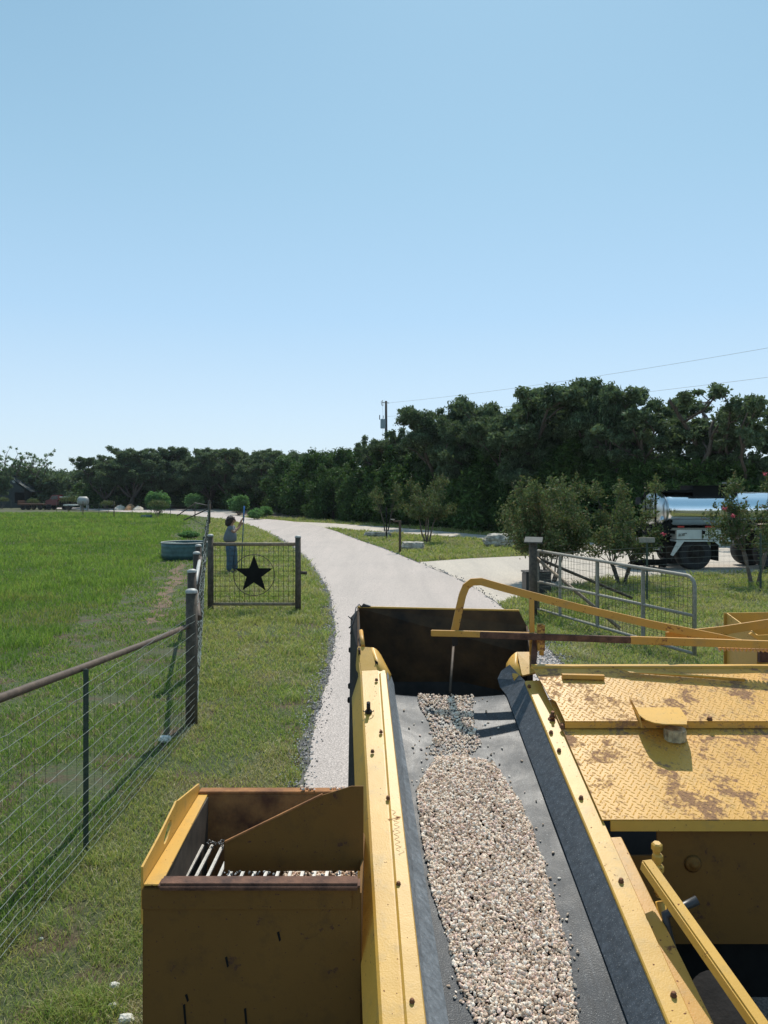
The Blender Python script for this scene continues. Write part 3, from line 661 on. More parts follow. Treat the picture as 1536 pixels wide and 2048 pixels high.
v, f = lozenges(up_l, XR-0.02, ys+0.012, yf-0.03, UC+0.003); q.add(v, f)
q.plate([Vector((out[-1].x, ys, fz(ys)+UC-.003)), Vector((XR, ys, fz(ys)+UC-.003)), Vector((XR, ys+.002, fz(ys)+DC+.012)), Vector((out[-1].x, ys+.002, fz(ys)+DC+.012))], 0.005)
updeck = q.build('tread_plate_lid', M['yellow_deck'], spr)
q = MB(); q.bar(Vector((out[0].x, yf+.03, fz(yf)+UC+.004)), Vector((XR, yf+.03, fz(yf)+UC+.004)), 0.05, 0.02); q.build('lid_edge', M['yellow'], updeck)
q = MB(); q.bar(PL(1124, 1352, UC+.018), PL(1208, 1354, UC+.018), 0.03, 0.022); q.build('lid_hinge', M['yellow_rusty'], updeck)
q = MB(); q.plate([PL(1240, 1338, UC+.03), PL(1260, 1345, UC+.03), PL(1490, 1363, UC+.012), PL(1490, 1358, UC+.03)], 0.006); q.build('bent_strip', M['yellow'], updeck)
bolt(PL(1419, 1439, UC+.004), NR, 0.012, 0.014, updeck, m='bolt'); bolt(PL(1126, 1455, DC+.004), NR, 0.014, 0.016, deck)
# hood over the filler cap
hz_ = 1.415; q = MB()
hp = [Vector((1.273, 4.0, hz_)), Vector((1.517, 4.0, hz_)), Vector((1.47, 3.72, hz_)), Vector((1.44, 3.62, hz_)), Vector((1.42, 3.597, hz_)), Vector((1.27, 3.6, hz_)), Vector((1.235, 3.63, hz_)), Vector((1.228, 3.70, hz_))]
hp = [Vector((1.268, 4.0, hz_)), Vector((1.512, 4.0, hz_)), Vector((1.455, 3.70, hz_)), Vector((1.432, 3.64, hz_)), Vector((1.415, 3.597, hz_)), Vector((1.31, 3.602, hz_)), Vector((1.27, 3.625, hz_)), Vector((1.247, 3.67, hz_)), Vector((1.243, 3.74, hz_))]
q.plate(hp, 0.005)
q.plate([Vector((1.266, 4.0, hz_-.002)), Vector((1.243, 3.74, hz_-.002)), Vector((1.245, 3.715, fz(3.715)+UC+.004)), Vector((1.262, 3.96, fz(3.96)+UC+.004))], 0.004)
q.build('cap_hood', M['yellow'], updeck)
q = MB(); cb = PL(1350, 1479, DC); R0 = 0.052
ring = []; nn = 48
for (rr, hh) in ((1.0, -0.002), (1.0, 0.045), (0.93, 0.054), (0.6, 0.058)):
    ring.append([cb+Vector((rr*R0*(1-(0.06 if (k//2) % 2 and hh < 0.05 else 0))*math.cos(2*math.pi*k/nn), rr*R0*(1-(0.06 if (k//2) % 2 and hh < 0.05 else 0))*math.sin(2*math.pi*k/nn), hh)) for k in range(nn)])
q.loft(ring, closed=True, caps=True); q.build('filler_cap', mat('grubby_cream_cap', (0.42, 0.36, 0.22), 0.5, 0, 0.4, 40, c2=(0.16, 0.13, 0.08)), deck)
# panel below the deck edge
q = MB(); xa = 0.968; z1 = fz(ye)+DC
q.plate([Vector((xa-.03, ye, z1-0.003)), Vector((XR, ye, z1-.003)), Vector((XR, ye, z1-0.045)), Vector((xa-.03, ye, z1-.045))], 0.008)
q.build('deck_lip', M['yellow'], deck)
q = MB(); zb = 0.615; yp = ye+0.03
q.plate([Vector((1.14, yp, z1-0.03)), Vector((XR, yp, z1-.03)), Vector((XR, yp, zb)), Vector((1.0, yp, zb)), Vector((1.0, yp, z1-0.16)), Vector((1.14, yp, z1-0.16))], 0.01)
pan = q.build('engine_panel', M['yellow_shaded'], spr)
q = MB(); q.box((1.66, 3.75, 0.62), (1.3, 1.0, 0.5)); q.box((1.3, ye+.3, 0.5), (0.5, 0.1, 0.4)); q.build('engine_block', M['black'], spr)
q = MB(); q.box((1.75, 2.62, 0.30), (1.4, 1.1, 0.02)); q.build('dark_filler_plate', M['black'], spr)  # black plate added to keep the space below the deck dark
q = MB(); q.lathe(R(1386, 1728, yp-0.01), [(0, .022), (0.012, .022), (0.012, .010), (0.026, .007), (0.036, 0.0), (0, -0.001)], 18, (0, -1, 0)); q.build('hose_port', M['yellow_shaded'], pan)
q = MB(); tb = R(1314, 1700, 2.98)
for k in range(5):
    q.tube([tb+Vector((0.003*k, 0, .028-0.042*k)), tb+Vector((0.003*k, .001, .022-0.042*k)), tb+Vector((0.003*k, .003, .001-0.042*k)), tb+Vector((0.003*k, .004, -.003-0.042*k)), tb+Vector((0.003*k, .005, -.014-0.042*k))], [.015, .021, .021, .015, .014], 6, smooth=False)
q.cyl(tb+Vector((0.012, 0, -.2)), tb+Vector((0.05, -0.1, -.5)), 0.019, 10); q.build('hydraulic_fitting', M['yellow'], pan)
q = MB(); q.bar(R(1291, 1727, 2.86), R(1560, 2110, 2.2), 0.045, 0.045, bev=0.006); q.build('brace_tube', M['yellow'], spr)
q = MB(); q.cyl(R(1440, 2000, 2.7), R(1430, 2100, 2.9), 0.10, 24); q.build('filter_canister', M['dark_steel'], spr)
q = MB(); q.tube([R(1395, 1800, 2.75), R(1330, 1830, 2.75), R(1345, 1900, 2.72), R(1370, 2060, 2.66)], 0.016, 8); q.build('hose', M['black_plastic'], spr)

# hand rails and control linkage over the belt
q = MB()
lo = [R(909, 1262, 4.5), R(917, 1225, 4.5), R(925, 1190, 4.5), R(932, 1173, 4.5), R(944, 1164, 4.49), R(962, 1163, 4.48), R(1000, 1174, 4.47), R(1063, 1191, 4.45), R(1160, 1216, 4.42), R(1300, 1248, 4.37), R(1440, 1276, 4.32), R(1500, 1291, 4.3), R(1640, 1310, 4.25)]
sec = []
for i, p in enumerate(lo):
    t_ = (lo[min(i+1, len(lo)-1)]-lo[max(i-1, 0)]).normalized(); up = Vector((0, -1, 0)).cross(t_).normalized()
    if up.z < 0 and i > 4: up = -up
    wq = 0.021
    sec.append([p+up*wq+Vector((0, .012, 0)), p+up*wq-Vector((0, .012, 0)), p-up*wq-Vector((0, .012, 0)), p-up*wq+Vector((0, .012, 0))])
for i in range(1, len(sec)):                          # keep the corners in step round the bend
    if (sec[i][0]-sec[i-1][0]).length > (sec[i][3]-sec[i-1][0]).length: sec[i] = [sec[i][3], sec[i][2], sec[i][1], sec[i][0]]
q.loft(sec, closed=True, caps=True)
hr = q.build('grab_rail', M['yellow_rusty'], spr)
q = MB(); q.bar(R(1063, 1192, 4.45), R(1064, 1310, 4.42), 0.026, 0.026, up=(0, 1, 0)); q.build('rail_post', M['yellow_rusty'], hr)
q = MB(); q.bar(R(1071, 1280, 4.4), R(1066, 1332, 4.33), 0.03, 0.026, up=(0, 1, 0)); q.build('rail_foot', M['rust'], hr)
q = MB(); q.plate([R(903, 1258, 4.5), R(914, 1256, 4.5), R(916, 1290, 4.5), R(905, 1293, 4.5)], 0.01); q.build('rail_bracket', M['dark_steel'], hr)
q = MB(); q.bar(R(862, 1266, 4.42), R(1070, 1271, 4.36), 0.024, 0.034, bev=.003); lk = q.build('control_bar', M['yellow_rusty'], spr)
q = MB(); q.bar(R(960, 1269.5, 4.388), R(1262, 1280, 4.27), 0.026, 0.036, bev=.003); q.build('rusty_bar_length', M['rust'], lk)
q = MB(); q.bar(R(1260, 1280, 4.27), R(1560, 1290, 4.18), 0.028, 0.042, bev=.003)
for k in range(14):
    p = R(1440+k*8.5, 1297+k*0.25, 4.225-k*.003); q.add([p+Vector((-.009, -.012, .004)), p+Vector((.009, -.012, .004)), p+Vector((0, -.012, -.013)), p+Vector((-.009, .012, .004)), p+Vector((.009, .012, .004)), p+Vector((0, .012, -.013))], [(0, 2, 1), (3, 4, 5), (0, 3, 5, 2), (1, 2, 5, 4), (0, 1, 4, 3)])
q.build('toothed_bar', M['yellow_rusty'], lk)
q = MB()
q.plate([R(1077, 1250, 4.34), R(1077, 1302, 4.34), R(1089, 1302, 4.34), R(1089, 1250, 4.34)], 0.005)
for dx, dy in ((0, .036),): q.plate([R(1077, 1250, 4.34)+Vector((0, dy, 0)), R(1077, 1302, 4.34)+Vector((0, dy, 0)), R(1089, 1302, 4.34)+Vector((0, dy, 0)), R(1089, 1250, 4.34)+Vector((0, dy, 0))], 0.005)
for px in (1077, 1089): q.plate([R(px, 1250, 4.34)+Vector((0, .0, 0)), R(px, 1302, 4.34), R(px, 1302, 4.34)+Vector((0, .036, 0)), R(px, 1250, 4.34)+Vector((0, .036, 0))], 0.005)
q.cyl(R(1083, 1298, 4.357), R(1083, 1310, 4.357), 0.014, 10); q.build('tube_socket', M['yellow_rusty'], lk)
q = MB(); q.bar(R(1332, 1273, 4.38), R(1445, 1261, 4.55), 0.012, 0.05); q.bar(R(1444, 1261, 4.55), R(1600, 1237, 4.62), 0.012, 0.05); q.build('lever_arm', M['yellow_rusty'], spr)
q = MB(); q.plate([R(1498, 1268, 4.42), R(1503, 1264, 4.42), R(1524, 1278, 4.42), R(1518, 1282, 4.42)], 0.02); q.build('chain_tensioner', M['yellow'], spr)
q = MB()
xl, xr2 = R(1496, 1290, 4.62).x, 2.75; zt_, zb_ = R(1536, 1243, 4.62).z, R(1536, 1353, 4.5).z
q.plate([Vector((xl, 4.5, zt_-.06)), Vector((xl, 4.5, zb_-.15)), Vector((xr2, 4.5, zb_-.15)), Vector((xr2, 4.5, zt_-.03))], 0.008)
q.plate([Vector((xl, 4.5, zt_-.06)), Vector((xl, 4.5, zb_-.15)), Vector((xl+.02, 4.95, zb_-.15)), Vector((xl+.02, 4.95, zt_))], 0.008)
q.plate([Vector((xl, 4.95, zt_)), Vector((xl, 4.95, zb_-.15)), Vector((xr2, 4.95, zb_-.15)), Vector((xr2, 4.95, zt_+.01))], 0.008)
cb_ = q.build('gear_housing', M['yellow'], spr)
q = MB(); q.box(R(1526, 1305, 4.48), (0.05, 0.03, 0.11)); q.build('latch_plate', M['rust'], cb_)

# feed hopper box on the left
q = MB(); xL, xR_, yN, yF, zT, zB = -.857, -.085, 2.75, 3.59, 1.10, 0.30
q.plate([Vector((xL, yN, zT-.01)), Vector((xR_, yN, zT-.01)), Vector((xR_, yN, zB)), Vector((xL, yN, zB))], 0.010)
q.plate([Vector((xL, yN, zT-.01)), Vector((xL, yF, zT-.01)), Vector((xL, yF, zB)), Vector((xL, yN, zB))], 0.010)
box_ = q.build('feed_hopper', M['yellow_shaded'], spr)
q = MB(); q.plate([Vector((xL-.004, yN-.008, zT-.012)), Vector((xR_-.03, yN-.008, zT-.012)), Vector((xR_-.03, yN-.008, zT-.082)), Vector((xL-.004, yN-.008, zT-.082))], 0.006); q.build('front_band', M['yellow_shaded'], box_)
q = MB(); q.plate([Vector((xR_, yN, zT-.03)), Vector((xR_, yF, zT-.03)), Vector((xR_, yF, zB)), Vector((xR_, yN, zB))], 0.010); q.build('hopper_wall', M['yellow_shaded'], box_)
q = MB(); q.plate([Vector((xL+.04, yF-.03, zT)), Vector((xR_, yF-.03, zT)), Vector((xR_, yF-.20, zB)), Vector((xL+.04, yF-.20, zB))], 0.008); q.build('hopper_wall', M['orange_rust'], box_)
q = MB(); q.plate([Vector((xL+.050, yN+.04, zT-.004)), Vector((xL+.045, yF-.04, zT-.004)), Vector((xL+.065, yF-.18, 0.62)), Vector((xL+.065, yN+.1, 0.62))], 0.006); q.build('hopper_wall', M['pipe_dark'], box_)
q = MB(); q.box(((xL+xR_)/2, (yN+yF)/2, 0.60), (xR_-xL-.02, yF-yN-.02, 0.02)); q.build('hopper_floor', M['dark_steel'], box_)
q = MB(); q.plate([Vector((xL, yN-.004, zT)), Vector((xL+.062, yN-.004, zT)), Vector((xL+.040, yF, zT)), Vector((xL, yF, zT))], 0.006, ndir=(0, 0, 1)); q.build('ledge', M['yellow'], box_)
q = MB(); q.bar(Vector((xL-.003, yF-.0, zT+.004)), Vector((xR_-.0, yF-.0, zT+.004)), 0.055, 0.022, bev=.004); q.build('rim_bar', M['orange_rust'], box_)
q = MB(); q.bar(Vector((xL+.055, yN+.005, zT+.002)), Vector((xR_, yN+.005, zT+.002)), 0.07, 0.026, bev=.009); q.build('rim_bar', M['rust'], box_)
e = xL-.006
hole = [Vector((e, 3.06+.055*math.cos(a)*1.0, 1.152+.024*math.sin(a)+.02*math.cos(a))) for a in np.linspace(0, 2*math.pi, 14)[:-1]]
q = MB(); q.plate([Vector((e, yN-.004, zT-.14)), Vector((e, yN-.004, 1.165)), Vector((e, 2.95, 1.185)), Vector((e, 3.16, 1.215)), Vector((e, 3.19, 1.222)), Vector((e, 3.22, 1.212)), Vector((e, 3.585, 1.145)), Vector((e, 3.585, zT-.14))], 0.008, holes=[hole])
q.build('end_plate', M['yellow'], box_)
bars = [(357, 395), (369, 403), (388, 422), (412, 443), (435, 464), (452, 485), (477, 507), (500, 530), (523, 552), (547, 574), (572, 597), (597, 620), (622, 643), (647, 666), (672, 690)]
for a, b in bars:
    q = MB(); xa_ = (a-768)/F*3.09; q.bar(Vector((xa_-.004, yN+.05, 0.94)), Vector(((b-768)/F*3.376, 3.40, 0.94)), 0.013, 0.016, bev=.003); q.build('grate_bar', M['bare'], box_)
q = MB(); q.plate([R(450, 1685, 3.0), R(645, 1590, 3.0), R(703, 1572, 3.0), R(727, 1572, 3.0), R(727, 1741, 3.0), R(448, 1742, 3.0)], 0.006); q.build('divider_plate', M['yellow_shaded'], box_)
q = MB(); q.bar(R(450, 1685, 3.0)+Vector((0, 0, .003)), R(645, 1590, 3.0)+Vector((0, 0, .003)), 0.010, 0.006); q.build('divider_edge', M['orange_rust'], box_)

for px, y0_, y1_ in ((368, 2010, 2060), (490, 2018, 2062), (372, 1990, 2001), (452, 1915, 1932), (556, 1865, 1880)):
    q = MB(); a_ = R(px, y0_, 2.744); b_ = R(px+3, y1_, 2.744); q.plate([a_+Vector((-.004, 0, 0)), a_+Vector((.004, 0, .004)), b_+Vector((.005, 0, 0)), b_+Vector((-.001, 0, -.006))], .0012); q.build('tar_drip', M['black'], box_)
# stones -------------------------------------------------------------
def inpoly(px, py, poly): return inside(np.array(px), np.array(py), poly)
main = [(870, 1512), (900, 1506), (940, 1510), (985, 1517), (1008, 1545), (1040, 1600), (1056, 1650), (1070, 1690), (1092, 1745), (1110, 1800), (1120, 1850), (1135, 1900), (1143, 1960), (1160, 2060), (1250, 2400), (1010, 2400), (955, 2060), (925, 1985), (895, 1870), (868, 1790), (848, 1700), (838, 1640), (830, 1580), (845, 1550)]
trail = [(836, 1384), (948, 1384), (945, 1410), (950, 1440), (960, 1460), (962, 1480), (940, 1500), (930, 1520), (880, 1520), (868, 1490), (862, 1455), (850, 1430), (838, 1405)]
def to_plane(poly, c): return [tuple(PL(x, y, c)[:2]) for x, y in poly]
def jitter(P, s): return [tuple(v)[:2] for v in ragged([Vector((a, b, 0)) for a, b in P], s, 33, 0.01)]
MP = jitter(to_plane(main, BC), .018); TP = jitter(to_plane(trail, BC), .02)
def dist_edge(x, y, poly):
    p = np.asarray(poly); q_ = np.roll(p, -1, 0); best = np.full(len(x), 9.0)
    for a, b in zip(p, q_):
        d = b-a; L = d@d+1e-12; t = np.clip(((x-a[0])*d[0]+(y-a[1])*d[1])/L, 0, 1); best = np.minimum(best, np.hypot(x-a[0]-t*d[0], y-a[1]-t*d[1]))
    return best
def belt_c(X, Y):
    a = xLc(Y)-0.03; b = xRc(Y)+0.03; u = (X-a)/(b-a); return BC-0.022*(1-(2*u-1)**2)
mp = np.array(MP); n = 35000
X = nr.uniform(mp[:, 0].min(), mp[:, 0].max(), n); Y = nr.uniform(1.62, mp[:, 1].max(), n)
k = inside(X, Y, MP); X, Y = X[k], Y[k]; de = dist_edge(X, Y, MP)
hgt = np.clip(de/0.055, 0, 1)*(0.020+0.012*vnoise(X, Y, 9, 51))
r_ = 0.0042+0.0058*nr.random(len(X))**1.5; C_ = belt_c(X, Y)
Z = 1.506+0.329*(Y-4.347)+C_+r_*0.7+hgt*(0.55+0.45*nr.random(len(X)))
mp2 = np.array(TP); n = 2300
X2 = nr.uniform(mp2[:, 0].min(), mp2[:, 0].max(), n); Y2 = nr.uniform(mp2[:, 1].min(), mp2[:, 1].max(), n)
k = inside(X2, Y2, TP) & (vnoise(X2, Y2, 16, 61)*0.7+0.45*nr.random(n) > 0.36); X2, Y2 = X2[k], Y2[k]
Xs = []; Ys = []
for _ in range(330):
    if rng.random() < 0.6: a = rng.choice(main[:14]+main[16:]); p = PL(a[0]+rng.gauss(0, 14), a[1]+rng.gauss(0, 25), BC)
    else: p = PL(895+rng.gauss(0, 45), rng.uniform(1390, 1540), BC)
    if xLc(p.y)+.02 < p.x < xRc(p.y)-.02 and p.y < 4.28: Xs.append(p.x); Ys.append(p.y)
X2 = np.concatenate([X2, Xs]); Y2 = np.concatenate([Y2, Ys]); r2 = nr.uniform(0.0046, 0.0085, len(X2))
Z2 = 1.506+0.329*(Y2-4.347)+belt_c(X2, Y2)+r2*0.6
P = np.stack([np.concatenate([X, X2]), np.concatenate([Y, Y2]), np.concatenate([Z, Z2])], 1)
tag(link('stone_chips', pebbles('stone_chips', P, np.concatenate([r_, r2])*0.95, STN, smooth=False)), 'layer of tan and pinkish stone chips riding up the black conveyor belt', 'gravel', kind='stuff')
n = 1300; X = nr.uniform(-.41, -.10, n); Y = nr.uniform(2.86, 3.36, n); Z = 0.915+0.02*nr.random(n)
tag(link('hopper_chips', pebbles('hopper_chips', np.stack([X, Y, Z], 1), nr.uniform(.006, .010, n), STN, smooth=False)), 'tan stone chips lying over the grate bars of the left feed hopper', 'gravel', kind='stuff')
n = 90; X = nr.uniform(-.75, -.1, n); sel = nr.random(n) < 0.5; Y = np.where(sel, 3.37+0.03*nr.random(n), 2.79+.02*nr.random(n)); X = np.where(sel, nr.uniform(-.78, -.62, n), np.where(nr.random(n) < .6, nr.uniform(-.58, -.40, n), nr.uniform(-.3, -.1, n)))
Z = np.where(sel, 0.955, 1.108)+0.012*nr.random(n)
tag(link('dark_chips', pebbles('dark_chips', np.stack([X, Y, Z], 1), nr.uniform(.003, .007, n), [GRY[1], GRY[0]], smooth=False)), 'dark tarry chips caked on the rim and corner of the left feed hopper', 'gravel', kind='stuff')
n = 16; tag(link('rim_chips', pebbles('rim_chips', np.stack([nr.uniform(-.40, -.16, n), 3.59+nr.uniform(-.02, .02, n), np.full(n, 1.122)], 1), nr.uniform(.005, .009, n), STN, True)), 'a few tan stone chips lying on the far rusty rim of the feed hopper', 'gravel', kind='stuff')
# ---------------------------------------------------------------- fences and gates
def post(parent, x, y, h, r=0.06, m='wood', capm=True, name='post'):
    q = MB(); q.tube([(x, y, -.1), (x+.003, y, h*.5), (x, y, h)], [r*1.04, r, r*.98], 14); p = q.build(name, M[m], parent)
    if capm:
        q = MB(); q.lathe((x, y, h-.02), [(r*1.06, 0), (r*1.10, .012), (r*1.0, .030), (r*.6, .045), (0, .05)], 14); q.build('post_cap', M['cap'], p)
    return p
def tpost(parent, x, y, h, ang=0.0, s=1.0):
    q = MB(); c, s_ = math.cos(ang), math.sin(ang); w = .022*s; Mr = Matrix.Rotation(ang, 3, 'Z')
    q.box((x, y, h/2), (w*2, .005*s, h), Mr); q.box(Vector((x, y, h/2))+Mr@Vector((0, .016*s, 0)), (.006*s, .03*s, h), Mr)
    for k in range(int(h/0.08)): q.box(Vector((x, y, .08*k+.05))-Mr@Vector((0, .006*s, 0)), (w*1.2, .012*s, .02), Mr)
    return q.build('steel_post', M['tpost'], parent)
def wires(parent, a, b, zs, r, m='wire', wob=.006, step=.16, name='wire_mesh', stays=0.0, rs=None, ms='wire_dark', sag=0.0):
    a, b = Vector(a), Vector(b); L = (b-a).length; n = max(2, int(L/step)); q = MB()
    for z in zs:
        z0, z1 = z if isinstance(z, tuple) else (z, z)
        q.tube([a.lerp(b, i/n)+Vector((noise.noise(Vector((i*.9, z0*7, 1)))*wob, 0, z0+(z1-z0)*i/n+noise.noise(Vector((i*.8, z0*5, 4)))*wob*1.6-sag*4*(i/n)*(1-i/n))) for i in range(n+1)], r, 5, smooth=True)
    o = q.build(name, M[m], parent, fix=False)
    if stays > 0:
        q = MB(); k = int(L/stays); zz = [z if not isinstance(z, tuple) else z[0] for z in zs]
        for i in range(k):
            p = a.lerp(b, (i+.5)/k); q.tube([p+Vector((noise.noise(Vector((i*3.1, j, 2)))*.01, 0, min(zz)+(max(zz)-min(zz))*j/4)) for j in range(5)], rs or r*.8, 4)
        q.build('wire_stays', M[ms], parent, fix=False)
    return o
fx = lambda Y: -2.07 if Y < 8.28 else -2.07-0.2235*(Y-8.28)
f1 = empty('wire_fence', (-2.07, 5.5, 0), 'near wire fence at the lower left, with slanting brown pipe brace and green post', 'fence', None)
pA = Vector((-2.07, 8.28, 0)); pZ = Vector((-2.07, 1.6, 0))
post(f1, -2.07, 8.28, 1.44, .062); post(f1, -2.07, 1.55, 1.5, .062)
tpost(f1, -2.075, 5.36, 1.27, 0.3, .82)
q = MB(); q.tube([(-2.10, 8.24, 1.07), (-2.11, 6.8, 1.165), (-2.12, 5.4, 1.27), (-2.12, 4.0, 1.385), (-2.1, 1.6, 1.47)], .026, 12); q.build('brace_pipe', M['pipe'], f1)
zs = [1.20, 1.13, 1.0, .87, .75, .64, .545, .46, .38, .305, .235, .165, .10, .045]
wires(f1, (-2.02, 8.24, 0), (-2.03, 1.6, 0), zs, .0019, 'wire', .007, .11, stays=.152, rs=.0011)
f2 = empty('wire_fence', (-4.5, 16, 0), 'long pasture fence running away beside the paved drive, domed caps on its posts', 'fence')
for Y in (10.4, 13.5, 15.4): post(f2, fx(Y)-.05, Y, 1.44, .062, 'pipe_dark' if Y > 9 else 'wood')
for Y in (21, 27.5, 34, 41, 48, 54): tpost(f2, fx(Y), Y, 1.3, .2, 1.3)
q = MB(); q.tube([(fx(10.4)+.0, 10.4, 1.28), (fx(13.5)+.0, 13.5, 1.30)], .03, 10); q.build('top_pipe', M['cap'], f2)
q = MB(); q.tube([(fx(8.3)+.07, 8.35, 1.14), (fx(10.4)+.02, 10.35, 1.16)], .03, 10); q.build('top_pipe', M['pipe'], f2)
q = MB(); q.tube([(fx(13.5), 13.5, 1.2), (fx(15.4), 15.4, 1.2)], .03, 10); q.build('top_pipe', M['pipe_dark'], f2)
wires(f2, (fx(8.28)+.05, 8.3, 0), (fx(16.2)+.05, 16.2, 0), zs[:-1], .0026, 'wire', .02, .15, stays=.152, rs=.0018)
wires(f2, (fx(16.2), 16.3, 0), (fx(60), 60, 0), [1.25, 1.1, .9, .72, .56, .42, .3, .2, .1], .005, 'wire', .02, .8, stays=.5, rs=.004)
xc, yc = fx(60), 60.0
q = MB(); q.tube([(xc, yc, -.1), (xc, yc, 1.7)], .11, 12); cp = q.build('corner_post', M['wood'], f2)
q = MB(); q.lathe((xc, yc, 1.68), [(.13, 0), (.12, .08), (.06, .12), (.08, .17), (.06, .23), (0, .25)], 12); q.build('post_cap', M['wood'], cp)
f3 = empty('wire_fence', (-22, 68, 0), 'far fence of thin dark steel posts along the back of the green pasture', 'fence')
farp = [(390, 74, 1.45), (341, 76, 1.35), (302, 76, 1.35), (264, 78, 1.35), (228, 77, 1.65), (198, 82, 1.35), (166, 86, 1.5), (113, 98, 1.3), (88, 104, 1.3), (42, 112, 1.3), (22, 116, 1.3), (-30, 124, 1.3)]
pts = []
for px, Y, hh in farp:
    x = (px-768)/F*Y; pts.append((x, Y)); q = MB(); r = .05 if px in (228, 166, 390) else .028
    q.tube([(x, Y, -.1), (x, Y, hh)], r, 6); q.build('steel_post', M['tpost'] if r < .04 else M['pipe_dark'], f3)
q = MB()
q.tube([(xc, yc, 1.45), (pts[0][0], pts[0][1], 1.5)], .055, 8)
for (a, b) in (((xc, yc, 1.25), R(368, 1041, 63)), ((pts[0][0], pts[0][1], 1.45), R(354, 1035.5, 74))): q.tube([a, (b.x, b.y, .25)], .05, 8)
q.build('brace_pipe', M['pipe_dark'], f3)
allp = [(xc, yc)]+pts
for i in range(len(allp)-1): wires(f3, (allp[i][0], allp[i][1], 0), (allp[i+1][0], allp[i+1][1], 0), [1.2, .8, .4], .007, 'wire_dark', .02, 2)

# gate panel with the star
YG = 16.2; gx0, gx1 = (421-768)/F*YG, (596-768)/F*YG
sg = empty('star_gate', ((gx0+gx1)/2, YG, 0), 'wooden-posted wire gate panel with a black five-pointed star in a ring, beside the paved drive', 'gate')
post(sg, gx0, YG, 1.60, .062); post(sg, gx1, YG, 1.57, .062)
zt_, zb_ = R(0, 1088, YG).z, R(0, 1208, YG).z
for z in (zt_, zb_): q = MB(); q.cyl((gx0+.05, YG, z), (gx1-.05, YG, z), .034, 12); q.build('rail', M['pipe_tan'], sg)
q = MB()
for i in range(17): x = gx0+.1+(gx1-gx0-.2)*i/16; q.tube([(x, YG, zb_), (x, YG, zt_)], .0046, 5)
for j in range(12): z = zb_+.06+(zt_-zb_-.1)*j/11; q.tube([(gx0+.05, YG+.005, z), (gx1-.05, YG+.005, z)], .0046, 5)
q.build('welded_wire', M['wire_dark'], sg, fix=False)
sc_ = R(508, 1149, YG-.03); rr = .415
star = [sc_+Vector((math.sin(math.pi*k/5)*(rr if k % 2 == 0 else rr*.40), 0, math.cos(math.pi*k/5)*(rr if k % 2 == 0 else rr*.40))) for k in range(10)]
q = MB(); q.plate(star, .012); q.build('star', M['black'], sg)
q = MB(); q.tube([sc_+Vector((.43*math.cos(a), .0, .43*math.sin(a)-.01)) for a in np.linspace(0, 2*math.pi, 49)], .008, 6, caps=False); q.build('ring', M['pipe_dark'], sg)
q = MB(); q.cyl((gx1+.05, YG, R(0, 1145, YG).z), (gx1+.19, YG, R(0, 1146, YG).z), .034, 12); q.build('latch_stub', M['pipe_dark'], sg)

# long galvanised gate on the right
gp = empty('gate_post', (3.02, 15.6, 0), 'grey wooden gate post with a small tilted solar panel on top and slanting pipe braces', 'post')
q = MB(); q.tube([(3.02, 15.6, -.1), (3.02, 15.6, 1.50)], .085, 16); q.build('post', M['wood'], gp)
q = MB(); q.plate([Vector((2.80, 15.4, 1.505)), Vector((3.16, 15.4, 1.495)), Vector((3.25, 15.75, 1.575)), Vector((2.89, 15.75, 1.585))], .025); q.build('solar_panel', mat('grey_panel', (.10, .10, .09), .9), gp)
q = MB(); q.cyl((3.08, 15.6, 1.18), R(1240, 1257, 13.9), .033, 10); q.build('brace_pipe', M['pipe_tan'], gp)
q = MB(); q.cyl((3.08, 15.6, 1.18), (5.6, 17.4, .12), .033, 10); q.build('brace_pipe', M['pipe_dark'], gp)
gr = empty('tube_gate', (3.9, 13.6, 0), 'long open galvanised tube gate filled with wire mesh, standing on the right lawn', 'gate')
ga, gb = Vector((3.15, 15.75, 0)), Vector((4.58, 11.35, 0)); zl, zh = .10, 1.26
u = (gb-ga).normalized(); L = (gb-ga).length
def gp_(t, z): return ga+u*(t*L)+Vector((0, 0, z))
q = MB(); rad = .16; fr = [gp_(0, zl+.05), gp_(0, zh)]
q.tube([gp_(0, zl), gp_(0, zh+.05)], .026, 10)
q.tube([gp_(0, zh+.05), gp_(.5, zh+.025), gp_(1-rad/L, zh)]+[gp_(1-rad/L, zh-rad)+u*(rad*math.sin(a))+Vector((0, 0, rad*math.cos(a))) for a in np.linspace(.2, math.pi/2, 6)]+[gp_(1, zl)], .028, 10)
q.build('gate_frame', M['galv'], gr)
for z in (zl+.02, .68): q = MB(); q.cyl(gp_(0, z), gp_(1, z), .025, 10); q.build('rail', M['galv'], gr)
def t_at(px):                                            # where along the gate an upright stands
    best = min(range(1001), key=lambda i: abs(768+F*gp_(i/1000, 1).x/gp_(i/1000, 1).y-px)); return best/1000
for px in (1120, 1195, 1286): t = t_at(px); q = MB(); q.box((gp_(t, zl).lerp(gp_(t, zh), .5)), (.05, .05, zh-zl)); q.build('upright', M['galv'], gr)
q = MB(); nst = 46
for i in range(nst): t = (i+.5)/nst; q.tube([gp_(t, zl), gp_(t, zh)], .0032, 4)
for j in range(9): z = zl+(zh-zl)*(j+.5)/9; q.tube([gp_(0, z), gp_(1, z)], .0030, 4)
q.build('welded_wire', M['wire_dark'], gr, fix=False)
q = MB(); q.cyl((3.05, 15.6, 1.2), gp_(0, 1.2), .012, 8); q.cyl((3.05, 15.6, .3), gp_(0, .3), .012, 8); q.build('hinge', M['galv'], gr)
f4 = empty('wire_fence', (7, 18, 0), 'thin wire fence on steel posts between the right lawn and the tank truck', 'fence')
e1, e2, e3 = Vector((3.1, 15.65, 0)), Vector((5.98, 17.5, 0)), Vector((9.25, 18.9, 0)); e4 = e3+(e3-e2)*1.3
